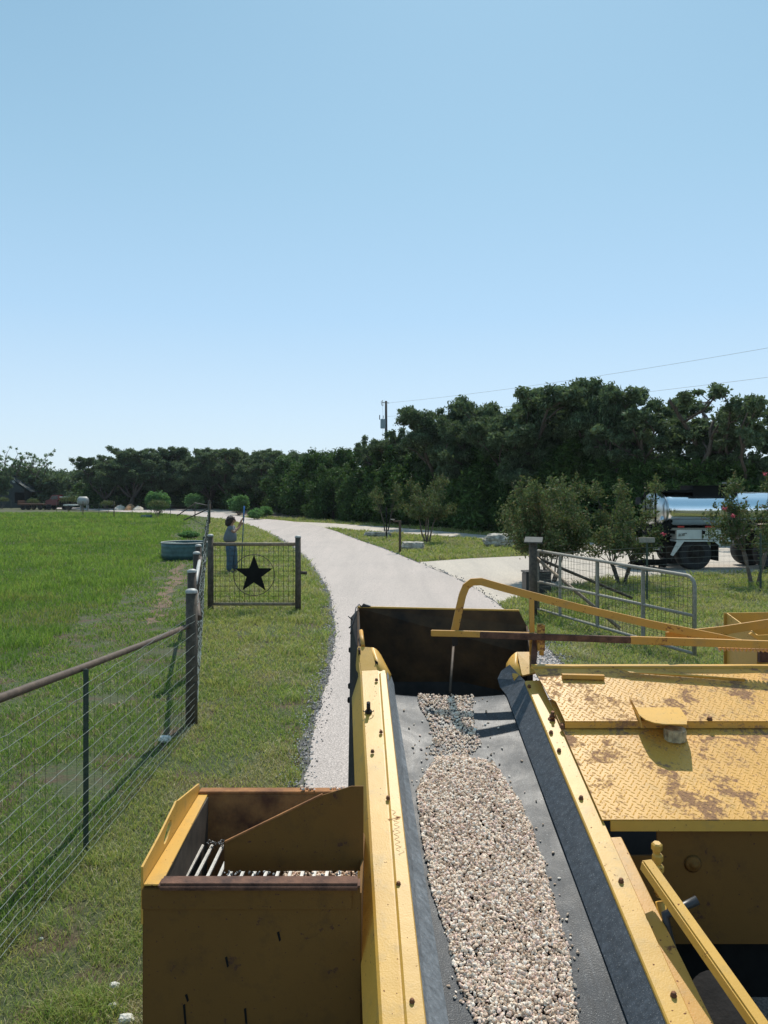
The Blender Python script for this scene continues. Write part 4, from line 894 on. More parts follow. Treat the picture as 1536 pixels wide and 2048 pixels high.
for p in (e2, e3, e4): tpost(f4, p.x, p.y, 1.38 if p is e2 else 1.5, .4, 1.2)
q = MB(); q.box((5.98, 17.5, 1.42), (.34, .05, .11)); q.build('sign_plate', M['galv'], f4)
for a, b in ((e1, e2), (e2, e3), (e3, e4)): wires(f4, a, b, [1.25, 1.12, .98, .84, .7, .57, .44, .32, .2, .1], .0026, 'wire', .01, .5, stays=.16, rs=.0014)
q = MB(); q.box((3.74, 18.9, .29), (.62, .42, .50), Matrix.Rotation(.1, 3, 'Z'), .02); bb = q.build('black_bin', M['black_plastic'], None, (3.74, 18.9, 0))
tag(bb, 'black plastic box standing behind the tube gate next to its post', 'bin')
q = MB(); q.box((3.74, 18.9, .56), (.66, .46, .04), Matrix.Rotation(.1, 3, 'Z'), .01); q.box((3.74, 18.68, .58), (.2, .03, .02)); q.build('bin_lid', M['black_plastic'], bb)
q = MB(); q.box((3.70, 18.675, .33), (.18, .01, .10)); q.build('handle', M['galv'], bb)

# stock tank
tk = empty('stock_tank', (-7.5, 29, 0), 'round green metal stock tank beside the pasture fence', 'stock tank'); rt = .86
q = MB(); q.lathe((-7.5, 29, 0), [(0, .02), (rt*.97, .02), (rt*.97, .1), (rt, .12), (rt, .2), (rt*.99, .24), (rt, .28), (rt, .38), (rt*.99, .42), (rt, .46), (rt, .62), (rt*.98, .62), (rt*.98, .1), (0, .1)], 40); tb_ = q.build('tank_wall', M['teal'], tk)
q = MB(); q.tube([(-7.5+rt*math.cos(a), 29+rt*math.sin(a), .63) for a in np.linspace(0, 2*math.pi, 41)], .022, 8, caps=False); q.build('rolled_rim', M['cap'], tk)
q = MB(); q.lathe((-7.5, 29, .50), [(0, 0), (rt*.975, 0)], 30); q.build('water', mat('dark_tank_water', (.02, .03, .025), .05, 0, .1, 3), tk)
q = MB(); q.box((*G(293, 1036)[:2], .14), (1.0, .5, .28), None, .03); tag(q.build('feed_trough', M['teal'], None, G(293, 1036)), 'low dark green trough at the far end of the pasture', 'trough')

# ---------------------------------------------------------------- trees and shrubs
def quads(C, size, up=0.0, elong=1.5):
    """C (n,3) leaf centres -> leaf shaped quads turned every way"""
    n = len(C); a = nr.normal(size=(n, 3)); a[:, 2] += up; a /= np.linalg.norm(a, axis=1)[:, None]
    b = nr.normal(size=(n, 3)); b -= a*np.sum(a*b, 1)[:, None]; b /= np.linalg.norm(b, axis=1)[:, None]
    s = (np.asarray(size)*(0.6+0.8*nr.random(n)))[:, None]*0.5
    return np.stack([C-a*s*elong, C-b*s*.62, C+a*s*elong, C+b*s*.62], 1).reshape(-1, 3)
def crown_mesh(name, clumps, per, size, m, up=0.0, shell=0.55, m2=None, tipfrac=0.0, elong=1.5):
    Cs = []; mi = []
    for (c, rx, ry, rz) in clumps:
        k = max(8, int(per*(rx*ry*rz)**(2/3)/0.36)); d = nr.normal(size=(k, 3)); d /= np.linalg.norm(d, axis=1)[:, None]
        lump = 1+0.28*np.sin(d[:, 0]*5+c[0]*3)*np.cos(d[:, 1]*4+c[2]*2)+0.15*nr.normal(size=k)
        r = (shell+(1-shell)*nr.random(k))*lump
        p = np.array(c)+d*r[:, None]*np.array([rx, ry, rz]); Cs.append(p); mi.append(((d[:, 2]*.5+nr.random(k)) > 1.0-tipfrac).astype(int) if m2 else np.zeros(k, int))
    C = np.concatenate(Cs); mi = np.concatenate(mi); V = quads(C, np.full(len(C), size), up, elong)
    Fq = np.arange(len(V)).reshape(-1, 4); return npmesh(name, V, Fq, [m]+([m2] if m2 else []), mi)
def limb(q, a, b, r0, r1, bend, k=6):
    a, b = Vector(a), Vector(b); L = (b-a).length; pts = []
    o1 = Vector((rng.uniform(-1, 1), rng.uniform(-1, 1), rng.uniform(-.3, .6)))*bend*L
    for i in range(k+1):
        u = i/k; pts.append(a.lerp(b, u)+o1*math.sin(u*math.pi)+Vector((rng.uniform(-1, 1), rng.uniform(-1, 1), rng.uniform(-1, 1)))*L*.022*(0 if i in (0, k) else 1))
    q.tube(pts, [r0+(r1-r0)*(i/k)**.8 for i in range(k+1)], 7); return pts
PROTO = {}
def oak(key, h, w, nc, seed, per=300, leaf=.15, open_=0.0, clump=1.0):
    """spreading live oak: crooked limbs carrying many small flat plates of leaves"""
    rng.seed(seed); q = MB(); clumps = []; fork = Vector((rng.uniform(-.3, .3), 0, h*.16))
    limb(q, (0, 0, 0), fork, h*.038, h*.030, .05, 4); nl = 7
    for i in range(nl):
        a = 2*math.pi*i/nl+rng.uniform(-.4, .4); rad = w*.5*rng.uniform(.35, .85); top = Vector((math.cos(a)*rad, math.sin(a)*rad, h*rng.uniform(.50, .80)))
        pts = limb(q, fork, top, h*.020, h*.008, .20, 8)
        for j in range(nc//nl):
            s = pts[rng.randint(3, 8)]; e = s+Vector((rng.uniform(-1, 1)*w*.20, rng.uniform(-1, 1)*w*.20, rng.uniform(-.05, .26)*h)); e.z = min(e.z, h*rng.uniform(.80, .92))
            rr = math.hypot(e.x, e.y)
            if rr > w*.5: e.x *= w*.5/rr; e.y *= w*.5/rr
            sub_ = limb(q, s, e, h*.0075, h*.003, .22, 6)
            cr = h*.034*clump; clumps.append((tuple(e), cr*1.3, cr*1.3, cr*.9)); clumps.append((tuple(sub_[-2]+Vector((rng.uniform(-.3, .3), rng.uniform(-.3, .3), 0))), cr*1.4, cr*1.2, cr*.8))
            for m_ in range(4):
                b = sub_[rng.randint(2, 6)]; t_ = b+Vector((rng.uniform(-1, 1)*h*.065, rng.uniform(-1, 1)*h*.065, rng.uniform(-.01, .055)*h))
                if rng.random() < .5: limb(q, b, t_, h*.003, h*.0012, .2, 3)
                if rng.random() < (.62 if open_ > .9 else open_*.45): continue
                cr = h*rng.uniform(.026, .052)*clump; clumps.append((tuple(t_), cr*rng.uniform(1.1, 1.8), cr*rng.uniform(1.1, 1.8), cr*rng.uniform(.6, 1.05)))
            if rng.random() > open_: cr = h*.07; clumps.append((tuple(s.lerp(e, .4)), cr*1.2, cr*1.2, cr*.7))
    clumps = [((c[0], c[1], min(c[2], h*(.955-.10*(math.hypot(c[0], c[1])/(w*.5))**2))), a_, b_, d_) for c, a_, b_, d_ in clumps]
    return q, crown_mesh('crown', clumps, per, leaf, M['leaf_oak'], shell=.25)
def juniper(key, h, w, nc, seed, per=380, leaf=.145):
    rng.seed(seed); q = MB(); clumps = []; limb(q, (0, 0, 0), (rng.uniform(-.2, .2), 0, h*.9), h*.022, h*.004, .03, 7)
    for i in range(nc):
        u = (i+.5)/nc; z = h*(.07+.86*u); rw = w*.5*(1-u**3.4)*rng.uniform(.45, 1)+.35; a = i*2.4+rng.uniform(-.5, .5)
        c = (math.cos(a)*rw*.75, math.sin(a)*rw*.75, z); cr = w*rng.uniform(.11, .2)*(1.1-.42*u)
        if i % 2 == 0: limb(q, (0, 0, z*.75), c, h*.006, h*.002, .1, 3)
        clumps.append((c, cr, cr, cr*rng.uniform(.9, 1.5)))
    for i in range(6): a = rng.uniform(0, 6.28); clumps.append(((math.cos(a)*w*rng.uniform(.05, .25), math.sin(a)*w*.2, h*rng.uniform(.82, .99)), w*.07, w*.07, w*rng.uniform(.07, .13)))
    return q, crown_mesh('crown', clumps, per, leaf, M['leaf_juniper'], up=.7, shell=.4, elong=1.9)
def put(name, key, maker, X, Y, sc_, rot, label, cat='tree', group=None, bark='bark', sz=None):
    """first of a kind is built, the next ones are copies with the same trunk and crown"""
    if key not in PROTO:
        q, cm = maker(); root = empty(name, (0, 0, 0)); tr = q.build('trunk', M[bark], root, fix=False); cr = bpy.data.objects.new('crown', cm); COL.objects.link(cr); cr.parent = root
        PROTO[key] = root
    else:
        src = PROTO[key]; root = src.copy(); COL.objects.link(root)
        for ch in src.children: c = ch.copy(); COL.objects.link(c); c.parent = root
    root.location = (X, Y, -.03); root.rotation_euler = (0, 0, rot); root.scale = (sc_, sc_, sz or sc_)
    tag(root, label, cat, group); return root
OAKS = {'a': (9.2, 10.5, 70, 1, 0.6), 'b': (8.4, 9.5, 60, 2, .75), 'c': (9.6, 9.5, 77, 3, .5), 'd': (9.0, 10.0, 42, 24, .97)}
JUN = {'a': (6.2, 4.6, 34, 5), 'b': (5.4, 5.4, 34, 6), 'c': (7.0, 4.4, 38, 7)}
def oak_at(k, px, ytop, Y, label, sx=1.0, rot=None, group='live oaks along the wood edge', name='live_oak'):
    h = OAKS[k][0]; z = H+(HZ-ytop)/F*Y; s = z/(h*.975)
    put(name, 'oak'+k, lambda: oak(k, OAKS[k][0], OAKS[k][1], OAKS[k][2], OAKS[k][3], open_=OAKS[k][4], per=(560 if k != 'd' else 600), clump=(1.0 if k != 'd' else .9)), (px-768)/F*Y, Y, s*sx, rng.uniform(0, 6.28) if rot is None else rot, label, 'tree', group, sz=s)
def jun_at(k, px, ytop, Y, label, sx=1.0, group='junipers along the wood edge'):
    h = JUN[k][0]; z = H+(HZ-ytop)/F*Y; s = z/(h*1.02)
    put('juniper', 'jun'+k, lambda: juniper(k, *JUN[k]), (px-768)/F*Y, Y, s*sx, rng.uniform(0, 6.28), label, 'tree', group, sz=s)
for a in [('b', 212, 905, 118, 'dark live oak with an outlying left limb, left end of the far treeline', 1.1),
          ('a', 262, 888, 116, 'tall dark live oak above the orange dirt pile in the far treeline', 1.1),
          ('c', 322, 896, 118, 'dark live oak behind the leftmost round bush', 1.15),
          ('b', 366, 886, 122, 'live oak with a ragged top just left of the middle round bush', 1.05),
          ('a', 420, 898, 115, 'live oak rising behind the wooden corner post of the pasture', 1.15),
          ('c', 462, 893, 112, 'live oak directly above the blue pole held by the worker', 1.1),
          ('b', 505, 890, 108, 'live oak behind the rightmost round bush', 1.15),
          ('a', 552, 897, 100, 'live oak behind the low pale bush at the bend of the drive', 1.15),
          ('c', 600, 898, 96, 'live oak above the bend of the drive, behind the junipers', 1.1),
          ('b', 800, 852, 66, 'live oak with a sparse crown just right of the utility pole', .8),
          ('a', 842, 826, 62, 'live oak with a pointed top right of the yard light', .8),
          ('c', 905, 800, 56, 'broad live oak starting the tall group right of the utility pole', .9),
          ('a', 985, 787, 52, 'live oak behind the flat-topped crepe myrtle of the island', .9),
          ('b', 1062, 764, 47, 'tall live oak above the pale boulder on the island', .95),
          ('c', 1125, 752, 47, 'tall live oak above the solar-topped gate post', .85),
          ('a', 1190, 762, 45, 'tall live oak above the middle of the tube gate', .68),
          ('b', 1252, 758, 43, 'live oak left of the bare-limbed one above the tank truck', .6),
          ('d', 1368, 744, 40, 'open live oak with bare twisting limbs above the tank truck', 1.05),
          ('d', 1492, 762, 38, 'open live oak leaning at the right edge of the picture', .8),
          ('a', 1660, 790, 41, 'live oak cut off by the right edge of the picture', .75)]:
    oak_at(a[0], a[1], a[2], a[3], a[4], a[5])
oak_at('c', 1040, 800, 58, 'dark live oak filling the wood behind the pale boulder', 1.0)
for a in [('b', 640, 902, 80, 'juniper at the left end of the dark row behind the drive bend', 1.2), ('c', 690, 892, 76, 'pointed juniper left of the utility pole', 1.1), ('a', 735, 890, 70, 'juniper just left of the utility pole base', 1.2),
          ('a', 580, 910, 88, 'juniper behind the grassy verge at the drive bend', 1.4), ('b', 620, 930, 84, 'low juniper behind the grassy verge at the drive bend', 1.3),
          ('c', 775, 880, 64, 'juniper hiding the foot of the utility pole', 1.3), ('b', 668, 935, 72, 'low bushy juniper overhanging the gravel road left of the signpost', 1.3), ('a', 722, 930, 66, 'bushy juniper behind the thin dark tree of the island', 1.4),
          ('b', 830, 900, 60, 'broad juniper behind the flat-topped crepe myrtle', 1.4), ('c', 885, 885, 57, 'tall juniper right behind the flat-topped crepe myrtle', 1.2), ('a', 935, 900, 54, 'juniper above the left end of the pale boulder', 1.4),
          ('b', 990, 885, 51, 'juniper above the pale boulder', 1.3), ('a', 1045, 895, 48, 'juniper left of the multi-stemmed crepe myrtle', 1.3), ('c', 1100, 890, 46, 'juniper behind the multi-stemmed crepe myrtle', 1.3),
          ('b', 1160, 880, 45, 'juniper between the two crepe myrtles by the tube gate', 1.3), ('a', 1215, 905, 43, 'juniper behind the crepe myrtle at the truck rear', 1.4), ('c', 1275, 905, 41, 'juniper behind the rear rails of the tank truck', 1.3),
          ('b', 1335, 915, 40, 'juniper above the shiny end of the tank', 1.3), ('a', 1395, 912, 39, 'juniper above the walkway on the tank truck', 1.4), ('b', 1450, 908, 38.5, 'juniper above the right part of the tank', 1.3), ('c', 1515, 910, 38, 'juniper at the right edge above the tank', 1.2), ('a', 1580, 905, 38, 'juniper cut off by the right edge of the picture', 1.3)]:
    jun_at(a[0], a[1], a[2], a[3], a[4], a[5])
# dense low crowns along the far left, down to the ground
for i, (px, yt, Y, lb) in enumerate([(205, 935, 112, 'low dark tree under the outlying oak limb'), (250, 930, 110, 'low dense tree behind the pale gravel heap'), (300, 935, 110, 'low dense tree behind the leftmost round bush'), (350, 938, 110, 'low dense tree between the leftmost and middle round bushes'), (398, 940, 108, 'low dense tree right behind the middle round bush'), (440, 935, 108, 'low dense tree right of the corner post'), (485, 935, 104, 'low dense tree right behind the rightmost round bush'), (535, 930, 98, 'low dense tree above the low pale bush'), (590, 935, 94, 'low dense tree at the left end of the juniper row')]):
    jun_at('abc'[i % 3], px, yt, Y+13, lb, 1.9, 'low dense trees under the far oaks')
# lower wood mass left and behind
clumps = []
for i in range(330):
    x = rng.uniform(-95, 45); Y = rng.uniform(128, 150); clumps.append(((x, Y, rng.uniform(1, 5.6)), rng.uniform(2, 4), 2, rng.uniform(1.2, 2.4)))
for i in range(90): clumps.append(((rng.uniform(-12, 40), 0, 0), 1, 1, 1))
clumps = [c if c[0][1] else ((c[0][0], 62+rng.uniform(0, 10) if c[0][0] > 6 else 95+rng.uniform(0, 10), rng.uniform(1, 4.6)), 2.2, 1.5, 1.9) for c in clumps]
tag(link('distant_wood', crown_mesh('distant_wood', clumps, 70, .42, M['leaf_oak'], shell=.3)), 'dark mass of undergrowth and far trees closing the gaps behind the treeline', 'woods', kind='stuff')
for px, yt, Y, s, lb in [(100, 946, 140, 1.5, 'lone low tree above the cab of the red flatbed truck'), (126, 935, 142, .6, 'small round-topped tree poking up right of the red truck'), (158, 938, 140, 1.2, 'low tree above the white propane tank'), (60, 952, 140, 1.5, 'low dark tree right of the barn'), (184, 945, 138, 1.0, 'low tree at the foot of the isolated far oak')]:
    oak_at('b', px, yt, Y, lb, s)
def airy(seed, h, w):
    rng.seed(seed); q = MB(); clumps = []; limb(q, (0, 0, 0), (.3, 0, h*.35), h*.025, h*.02, .03, 4)
    for i in range(11):
        a = rng.uniform(0, 6.28); rad = w*.5*rng.uniform(.3, 1); e = Vector((math.cos(a)*rad, math.sin(a)*rad*.7, h*rng.uniform(.62, .97))); pts = limb(q, (.3, 0, h*rng.uniform(.25, .4)), e, h*.012, h*.004, .14, 6)
        for j in range(11):
            s = pts[rng.randint(2, 6)]; e2_ = s+Vector((rng.uniform(-1, 1), rng.uniform(-1, 1), rng.uniform(-.2, .9)))*h*.12; limb(q, s, e2_, h*.004, h*.0015, .1, 3); clumps.append((tuple(e2_), h*.035, h*.035, h*.03))
    return q, crown_mesh('crown', clumps, 130, .20, M['leaf_pale'], shell=.0)
put('open_tree', 'air1', lambda: airy(41, 10, 9), (15-768)/F*128, 128, .98, .4, 'tall thin-leaved pale tree above the barn, leftmost of the picture', 'tree', bark='bark_pale')
put('open_tree', 'air2', lambda: airy(45, 10, 8), (68-768)/F*130, 130, .97, 1.9, 'spreading bare-limbed pale tree right of the barn', 'tree', bark='bark_pale')
put('open_tree', 'air3', lambda: airy(49, 10, 8), (-30-768)/F*128, 128, .93, 0, 'thin-leaved pale tree cut off by the left edge of the picture', 'tree', bark='bark_pale')
oak_at('a', -8, 930, 120, 'dense tree at the left edge of the picture, left of the barn', .7)
def round_bush(seed, r, h):
    rng.seed(seed); q = MB(); clumps = [((0, 0, h*.55), r*.8, r*.8, h*.38)]
    for i in range(7): a = i*.9; limb(q, (math.cos(a)*.1, math.sin(a)*.1, 0), (math.cos(a)*r*.5, math.sin(a)*r*.5, h*.5), .03, .01, .08, 4)
    for i in range(26):
        a = rng.uniform(0, 6.28); t = rng.uniform(-.5, 1); c = math.sqrt(max(0, 1-t*t)); clumps.append(((math.cos(a)*c*r*.74, math.sin(a)*c*r*.74, h*(.54+.36*t)), r*.26, r*.26, h*.13))
    return q, crown_mesh('crown', clumps, 900, .13, M['leaf_bush'], up=.8, shell=.4, elong=1.8)
for px, yt, yb, w_, lb in [(315, 980, 1031, 25, 'leftmost of the three round green bushes beyond the pasture'), (388, 985, 1022, 19.5, 'middle and smallest of the three round green bushes beyond the pasture'), (478, 988, 1030, 23, 'rightmost of the three round green bushes, beside the bend of the drive')]:
    Y = H*F/(yb-HZ); s = (w_/F*Y)/1.3; put('round_bush', 'bush', lambda: round_bush(61, 1.3, 2.6), (px-768)/F*Y, Y, s, px*.01, lb, 'bush', 'round bushes beyond the pasture', sz=(yb-yt)/F*Y/2.6)
Y = 76; put('low_bush', 'lowb', lambda: round_bush(67, 1.0, 1.2), (527-768)/F*Y, Y, .95, 0, 'low pale green bush at the bend of the drive under the junipers', 'bush')
Y = 66; put('low_bush', 'lowb', None, (492-768)/F*Y, Y+5, .8, 1, 'low bush tucked against the rightmost round bush', 'bush')
Y = 30; put('tall_weed', 'lowb', None, (378-768)/F*42, 42, .62, 2, 'low dark green weed clump in the pasture behind the stock tank', 'bush', sz=.36)
def whip(seed, h, w):
    rng.seed(seed); q = MB(); clumps = []
    for i in range(5):
        a = i*1.25; e = (math.cos(a)*w*.35, math.sin(a)*w*.35, h*.7); limb(q, (0, 0, 0), e, .02, .008, .05, 4)
        clumps.append((e, w*.22, w*.22, h*.16)); clumps.append(((e[0]*.6, e[1]*.6, h*.8), w*.22, w*.22, h*.14))
    return q, crown_mesh('crown', clumps, 260, .10, M['leaf_myrtle'], shell=.2)
for px, yb, s, lb in [(4, 1018, 1.1, 'young shrub at the left edge beyond the far fence'), (66, 1020, 1.0, 'young shrub beyond the far fence, in front of the flatbed trailer'), (137, 1024, 1.25, 'young shrub beyond the far fence, in front of the red truck'), (215, 1027, .95, 'young shrub beyond the far fence, left of the leftmost round bush'), (316, 1036, 1.1, 'young pale shrub right in front of the leftmost round bush')]:
    p = G(px, yb); put('young_shrub', 'whip', lambda: whip(71, 1.9, 1.9), p.x, p.y, s*.95, px, lb, 'shrub', 'young shrubs beyond the far fence', bark='bark_pale')
def myrtle(seed, h, w, base, nst, th, flat=.55, per=430, leaf=.075, lean=(0, 0)):
    rng.seed(seed); q = MB(); clumps = []
    for i in range(nst):
        a = 2*math.pi*i/nst+rng.uniform(-.3, .3); f = Vector((math.cos(a)*w*.14, math.sin(a)*w*.14, base)); b0 = Vector((math.cos(a)*w*th, math.sin(a)*w*th, 0)); limb(q, b0, f, .05 if nst < 5 else .028, .025 if nst < 5 else .018, .04, 5)
        for j in range(6):
            a2 = a+rng.uniform(-.9, .9); rad = w*.5*rng.uniform(.35, 1); zz = base+(h-base)*rng.uniform(.12, .95); e = Vector((math.cos(a2)*rad*(1-.35*abs(zz/h-.6)), math.sin(a2)*rad, zz)); limb(q, f, e, .014, .005, .08, 4)
            cr = w*rng.uniform(.085, .135); clumps.append((tuple(e), cr, cr, cr*.9)); clumps.append((tuple(e.lerp(f, .35)), cr, cr, cr*.8))
            if zz > h*.6: clumps.append((tuple(e+Vector((rng.uniform(-.1, .1), 0, cr*.9))), cr*.3, cr*.3, cr*.7))
    return q, crown_mesh('crown', clumps, per, leaf, M['leaf_myrtle'], shell=.25)
put('crepe_myrtle', 'cm1', lambda: myrtle(81, 3.15, 2.7, 1.15, 4, .03, per=460, leaf=.085), (850-768)/F*38.3+.1, 38.3, 1, 0, 'flat-topped crepe myrtle on the grass island, between the stone block and the boulder', 'tree', bark='bark_pale')
put('crepe_myrtle', 'cm0', lambda: myrtle(83, 3.2, 2.2, 1.4, 2, .01, per=420, leaf=.085), .13, 44.5, .95, 0, 'brown-tinged small tree on a thin dark stem at the left of the grass island', 'tree')
put('crepe_myrtle', 'cm2', lambda: myrtle(85, 2.75, 2.75, .75, 10, .06, per=900, leaf=.06), (1097-768)/F*21.5, 21.5, 1, 0, 'many-stemmed crepe myrtle behind the solar-topped gate post', 'tree', bark='bark_pale')
put('crepe_myrtle', 'cm3', lambda: myrtle(88, 2.8, 2.6, .6, 4, .035, per=900, leaf=.06), (1243-768)/F*20.8, 20.8, 1, .6, 'crepe myrtle with a thick dark trunk at the rear of the tank truck', 'tree', bark='bark')
c4 = put('crepe_myrtle', 'cm4', lambda: myrtle(91, 3.1, 2.3, .95, 4, .03, per=820, leaf=.06), (1510-768)/F*20.4, 20.4, 1, .3, 'crepe myrtle with pink blossoms in front of the right part of the tank', 'tree', bark='bark_pale')
X4, Y4 = (1510-768)/F*20.4, 20.4
for fx_, fy_, Yf in [(1466, 1031, 19.6), (1328, 1068, 19.7), (1449, 1017, 19.7), (1530, 948, 19.9)]:
    p = R(fx_, fy_, Yf); own = c4 if fx_ > 1400 else PROTO['cm3']
    C = np.array(p)+nr.normal(size=(40, 3))*.024; V = quads(C, np.full(40, .034)); me = npmesh('blossom', V, np.arange(160).reshape(-1, 4), [M['flower']])
    inv = own.matrix_basis.inverted(); o = bpy.data.objects.new('blossom', me); COL.objects.link(o); me.transform(inv); o.parent = own

# rocks, posts
def boulder(name, c, d, seed, label, blocky=0.0, rot=0.0):
    bm = bmesh.new(); bmesh.ops.create_icosphere(bm, subdivisions=5, radius=1); Mr = Matrix.Rotation(rot, 3, 'Z')
    for v in bm.verts:
        p = v.co.copy(); k = 1-blocky; s = max(abs(p.x), abs(p.y), abs(p.z)); p = p*(k+blocky/s*.8)
        nn = noise.fractal(p*1.6+Vector((seed, 0, 0)), 1, 2, 5)*.20+noise.noise(p*6+Vector((seed, 3, 0)))*.05-abs(noise.noise(Vector((p.x*1.5, p.y*1.5, p.z*5))+Vector((seed, 9, 0))))*.12
        p = p*(1+nn*(1-blocky*.35)); p = Vector((p.x*d[0]/2, p.y*d[1]/2, p.z*d[2]/2)); v.co = Mr@p+Vector((0, 0, d[2]*.40))
    me = bpy.data.meshes.new(name); bm.to_mesh(me); bm.free(); me.materials.append(M['rock']); o = bpy.data.objects.new(name, me); COL.objects.link(o); o.location = (c[0], c[1], 0)
    return tag(o, label, 'rock')
p = G(755, 1074); boulder('stone_block', p, (1.75, .9, .36), 2, 'long low limestone block at the left of the grass island, behind the thin dark stem', .75, .08)
p = G(826, 1099); boulder('stone_block', p, (1.15, .75, .42), 5, 'low grey limestone block between the bracket post and the crepe myrtle', .75, .05)
p = G(1002, 1094); boulder('boulder', p, (1.75, 1.1, .72), 8, 'largest pale pitted limestone boulder at the right end of the grass island', .45, -.05)
bp = empty('bracket_post', tuple(G(800, 1106)), 'brown wooden post with a short arm on top, at the edge of the grass island', 'post'); p = G(800, 1106)
q = MB(); q.box((p.x, p.y, .66), (.10, .10, 1.36)); q.build('post', M['pipe'], bp)
q = MB(); q.box((p.x-.13, p.y, 1.31), (.30, .08, .06)); q.build('arm', M['pipe'], bp)
q = MB(); q.box((p.x-.30, p.y, 1.385), (.17, .12, .03)); q.cyl((p.x-.27, p.y, 1.33), (p.x-.27, p.y, 1.375), .03, 8); q.build('lamp_head', M['galv'], bp)
p = G(773, 1078); q = MB(); q.tube([(p.x, p.y, 0), (p.x, p.y, 1.7)], .035, 8); tag(q.build('thin_stake', M['black'], None, p), 'thin black stake standing by the long limestone block', 'stake')
# small white rocks in the near lawn and by the fence
for i, (x, y, s, lb) in enumerate([(252, 2046, .06, 'white limestone lump in the grass at the bottom edge, beside the feed hopper'), (229, 1977, .045, 'small white stone in the near lawn, left of the feed hopper'), (226, 2015, .035, 'smaller of the white stones near the bottom edge of the lawn'), (82, 1880, .022, 'tiny white stone on the bare patch of lawn at the lower left'), (330, 1484, .10, 'pale rubble heap at the foot of the capped fence post')]):
    p = G(x, y); s *= .62; boulder('white_stone', p, (s*2, s*1.5, s*1.2), 20+i, lb, .2).data.materials[0] = M['white_rock']

# ---------------------------------------------------------------- utility pole, wires, yard light
up_ = empty('utility_pole', (.24, 75, 0), 'dark wooden utility pole with a grey transformer, rising above the junipers', 'utility pole')
q = MB(); q.tube([(.24, 75, 0), (.20, 75, R(0, 802, 75).z)], [.17, .115], 10); q.build('pole', M['pole'], up_)
tz = R(0, 857, 75).z; q = MB(); q.lathe((-.10+.0, 74.85, tz), [(0, 0), (.24, 0), (.25, .05), (.25, .8), (.26, .84), (.20, .92), (0, .95)], 16); tr = q.build('transformer', M['transformer'], up_)
q = MB(); q.tube([(-.08, 74.85, tz+.93), (-.08, 74.85, tz+1.25)], .035, 6); q.build('bushing', M['pole'], tr)
q = MB(); q.tube([(-.42, 74.85, tz+.85), (-.42, 74.85, tz+1.3)], .045, 6); q.build('arrester', M['pole'], up_)
pz = R(0, 806, 75).z; q = MB(); q.bar((-.2, 75, pz+.05), (.5, 75, pz), .05, .06); q.build('crossarm', M['pole'], up_)
q = MB(); q.tube([(-.12, 74.9, pz+.25), (-.28, 74.9, pz+.1), (-.2, 74.9, pz-.25), (-.1, 74.9, pz-.3), (-.12, 74.9, pz+.2)], .03, 5); q.build('cutout', M['galv'], up_)
q = MB(); q.tube([(-.14, 74.9, pz-.3), (-.1, 74.9, tz+1.2)], .01, 4); q.tube([(-.1, 75, tz), (-.2, 75, tz-1.5)], .01, 4); q.build('drop_wire', M['pole'], up_)
def span(za, zb, sag, lb):
    q = MB(); a = Vector((.35, 75, za)); b = Vector((29.4, 40, zb)); q.tube([a.lerp(b, i/24)-Vector((0, 0, sag*4*(i/24)*(1-i/24))) for i in range(25)], .009, 5)
    tag(q.build('overhead_wire', M['galv'], None, a), lb, 'wire', 'overhead wires')
span(pz, 11.75, .45, 'upper overhead wire running from the pole top to the right'); span(R(0, 833, 75).z, 9.75, .35, 'lower overhead wire running behind the oaks to the right')
yl = empty('yard_light', ((807-768)/F*110, 110, 0), 'small yard light on a thin pole right of the utility pole', 'lamp'); yx = (807-768)/F*110; yz = R(0, 826, 110).z
q = MB(); q.tube([(yx, 110, 0), (yx, 110, yz)], .06, 6); q.build('pole', M['pole'], yl)
q = MB(); q.lathe((yx, 110, yz), [(0, 0), (.2, .02), (.22, .12), (.14, .2), (0, .24)], 10); q.tube([(yx, 110, yz+.2), (yx, 110, yz+.4)], .03, 5); q.build('lamp_head', M['pole'], yl)
# ---------------------------------------------------------------- tank truck, its rear towards the left
YT = 24.6
def T(x, y, Y=YT): return R(x, y, Y)
tt = empty('tank_truck', (10.5, YT+.9, 0), 'tank truck with a polished stainless tank, white toolbox and black walkway, standing on the gravel', 'truck')
def ring(xc, hy, hz, zc, yc, n=36, e=2.3):
    out = []
    for k in range(n):
        a = 2*math.pi*k/n; c, s = math.cos(a), math.sin(a); out.append(Vector((xc, yc+hy*math.copysign(abs(c)**(2/e), c), zc+hz*math.copysign(abs(s)**(2/e), s))))
    return out
xr = T(1336, 0).x; zt_, zb_ = T(0, 984).z, T(0, 1058).z; zc, hz2 = (zt_+zb_)/2, (zt_-zb_)/2; yc = YT+1.15
q = MB(); q.loft([ring(xr-.20, .45, hz2*.45, zc, yc), ring(xr-.14, .9, hz2*.82, zc, yc), ring(xr-.04, 1.10, hz2*.97, zc, yc), ring(xr, 1.13, hz2, zc, yc)], closed=True, smooth=True, caps=True); tank_end = q.build('tank_end', M['chrome_dull'], tt)
q = MB(); secs = [ring(xr+u*6.2, 1.15+.004*math.sin(u*23), hz2+.003*math.sin(u*17+1), zc+.002*math.sin(u*31), yc) for u in np.linspace(0, 1, 26)]; q.loft(secs, closed=True, smooth=True, caps=True)
tank = q.build('tank', M['chrome'], tt)
for px in (1336, 1457): x = T(px, 0).x; q = MB(); q.loft([ring(x-.02, 1.165, hz2+.016, zc, yc), ring(x+.02, 1.165, hz2+.016, zc, yc)], closed=True, smooth=True); q.build('band', M['chrome_dull'], tank)
q = MB(); q.box(((T(1345, 0).x+15.5)/2, YT+.06, zb_+.0), (15.5-T(1345, 0).x, .05, .06)); q.build('side_rub_rail', M['galv'], tt)
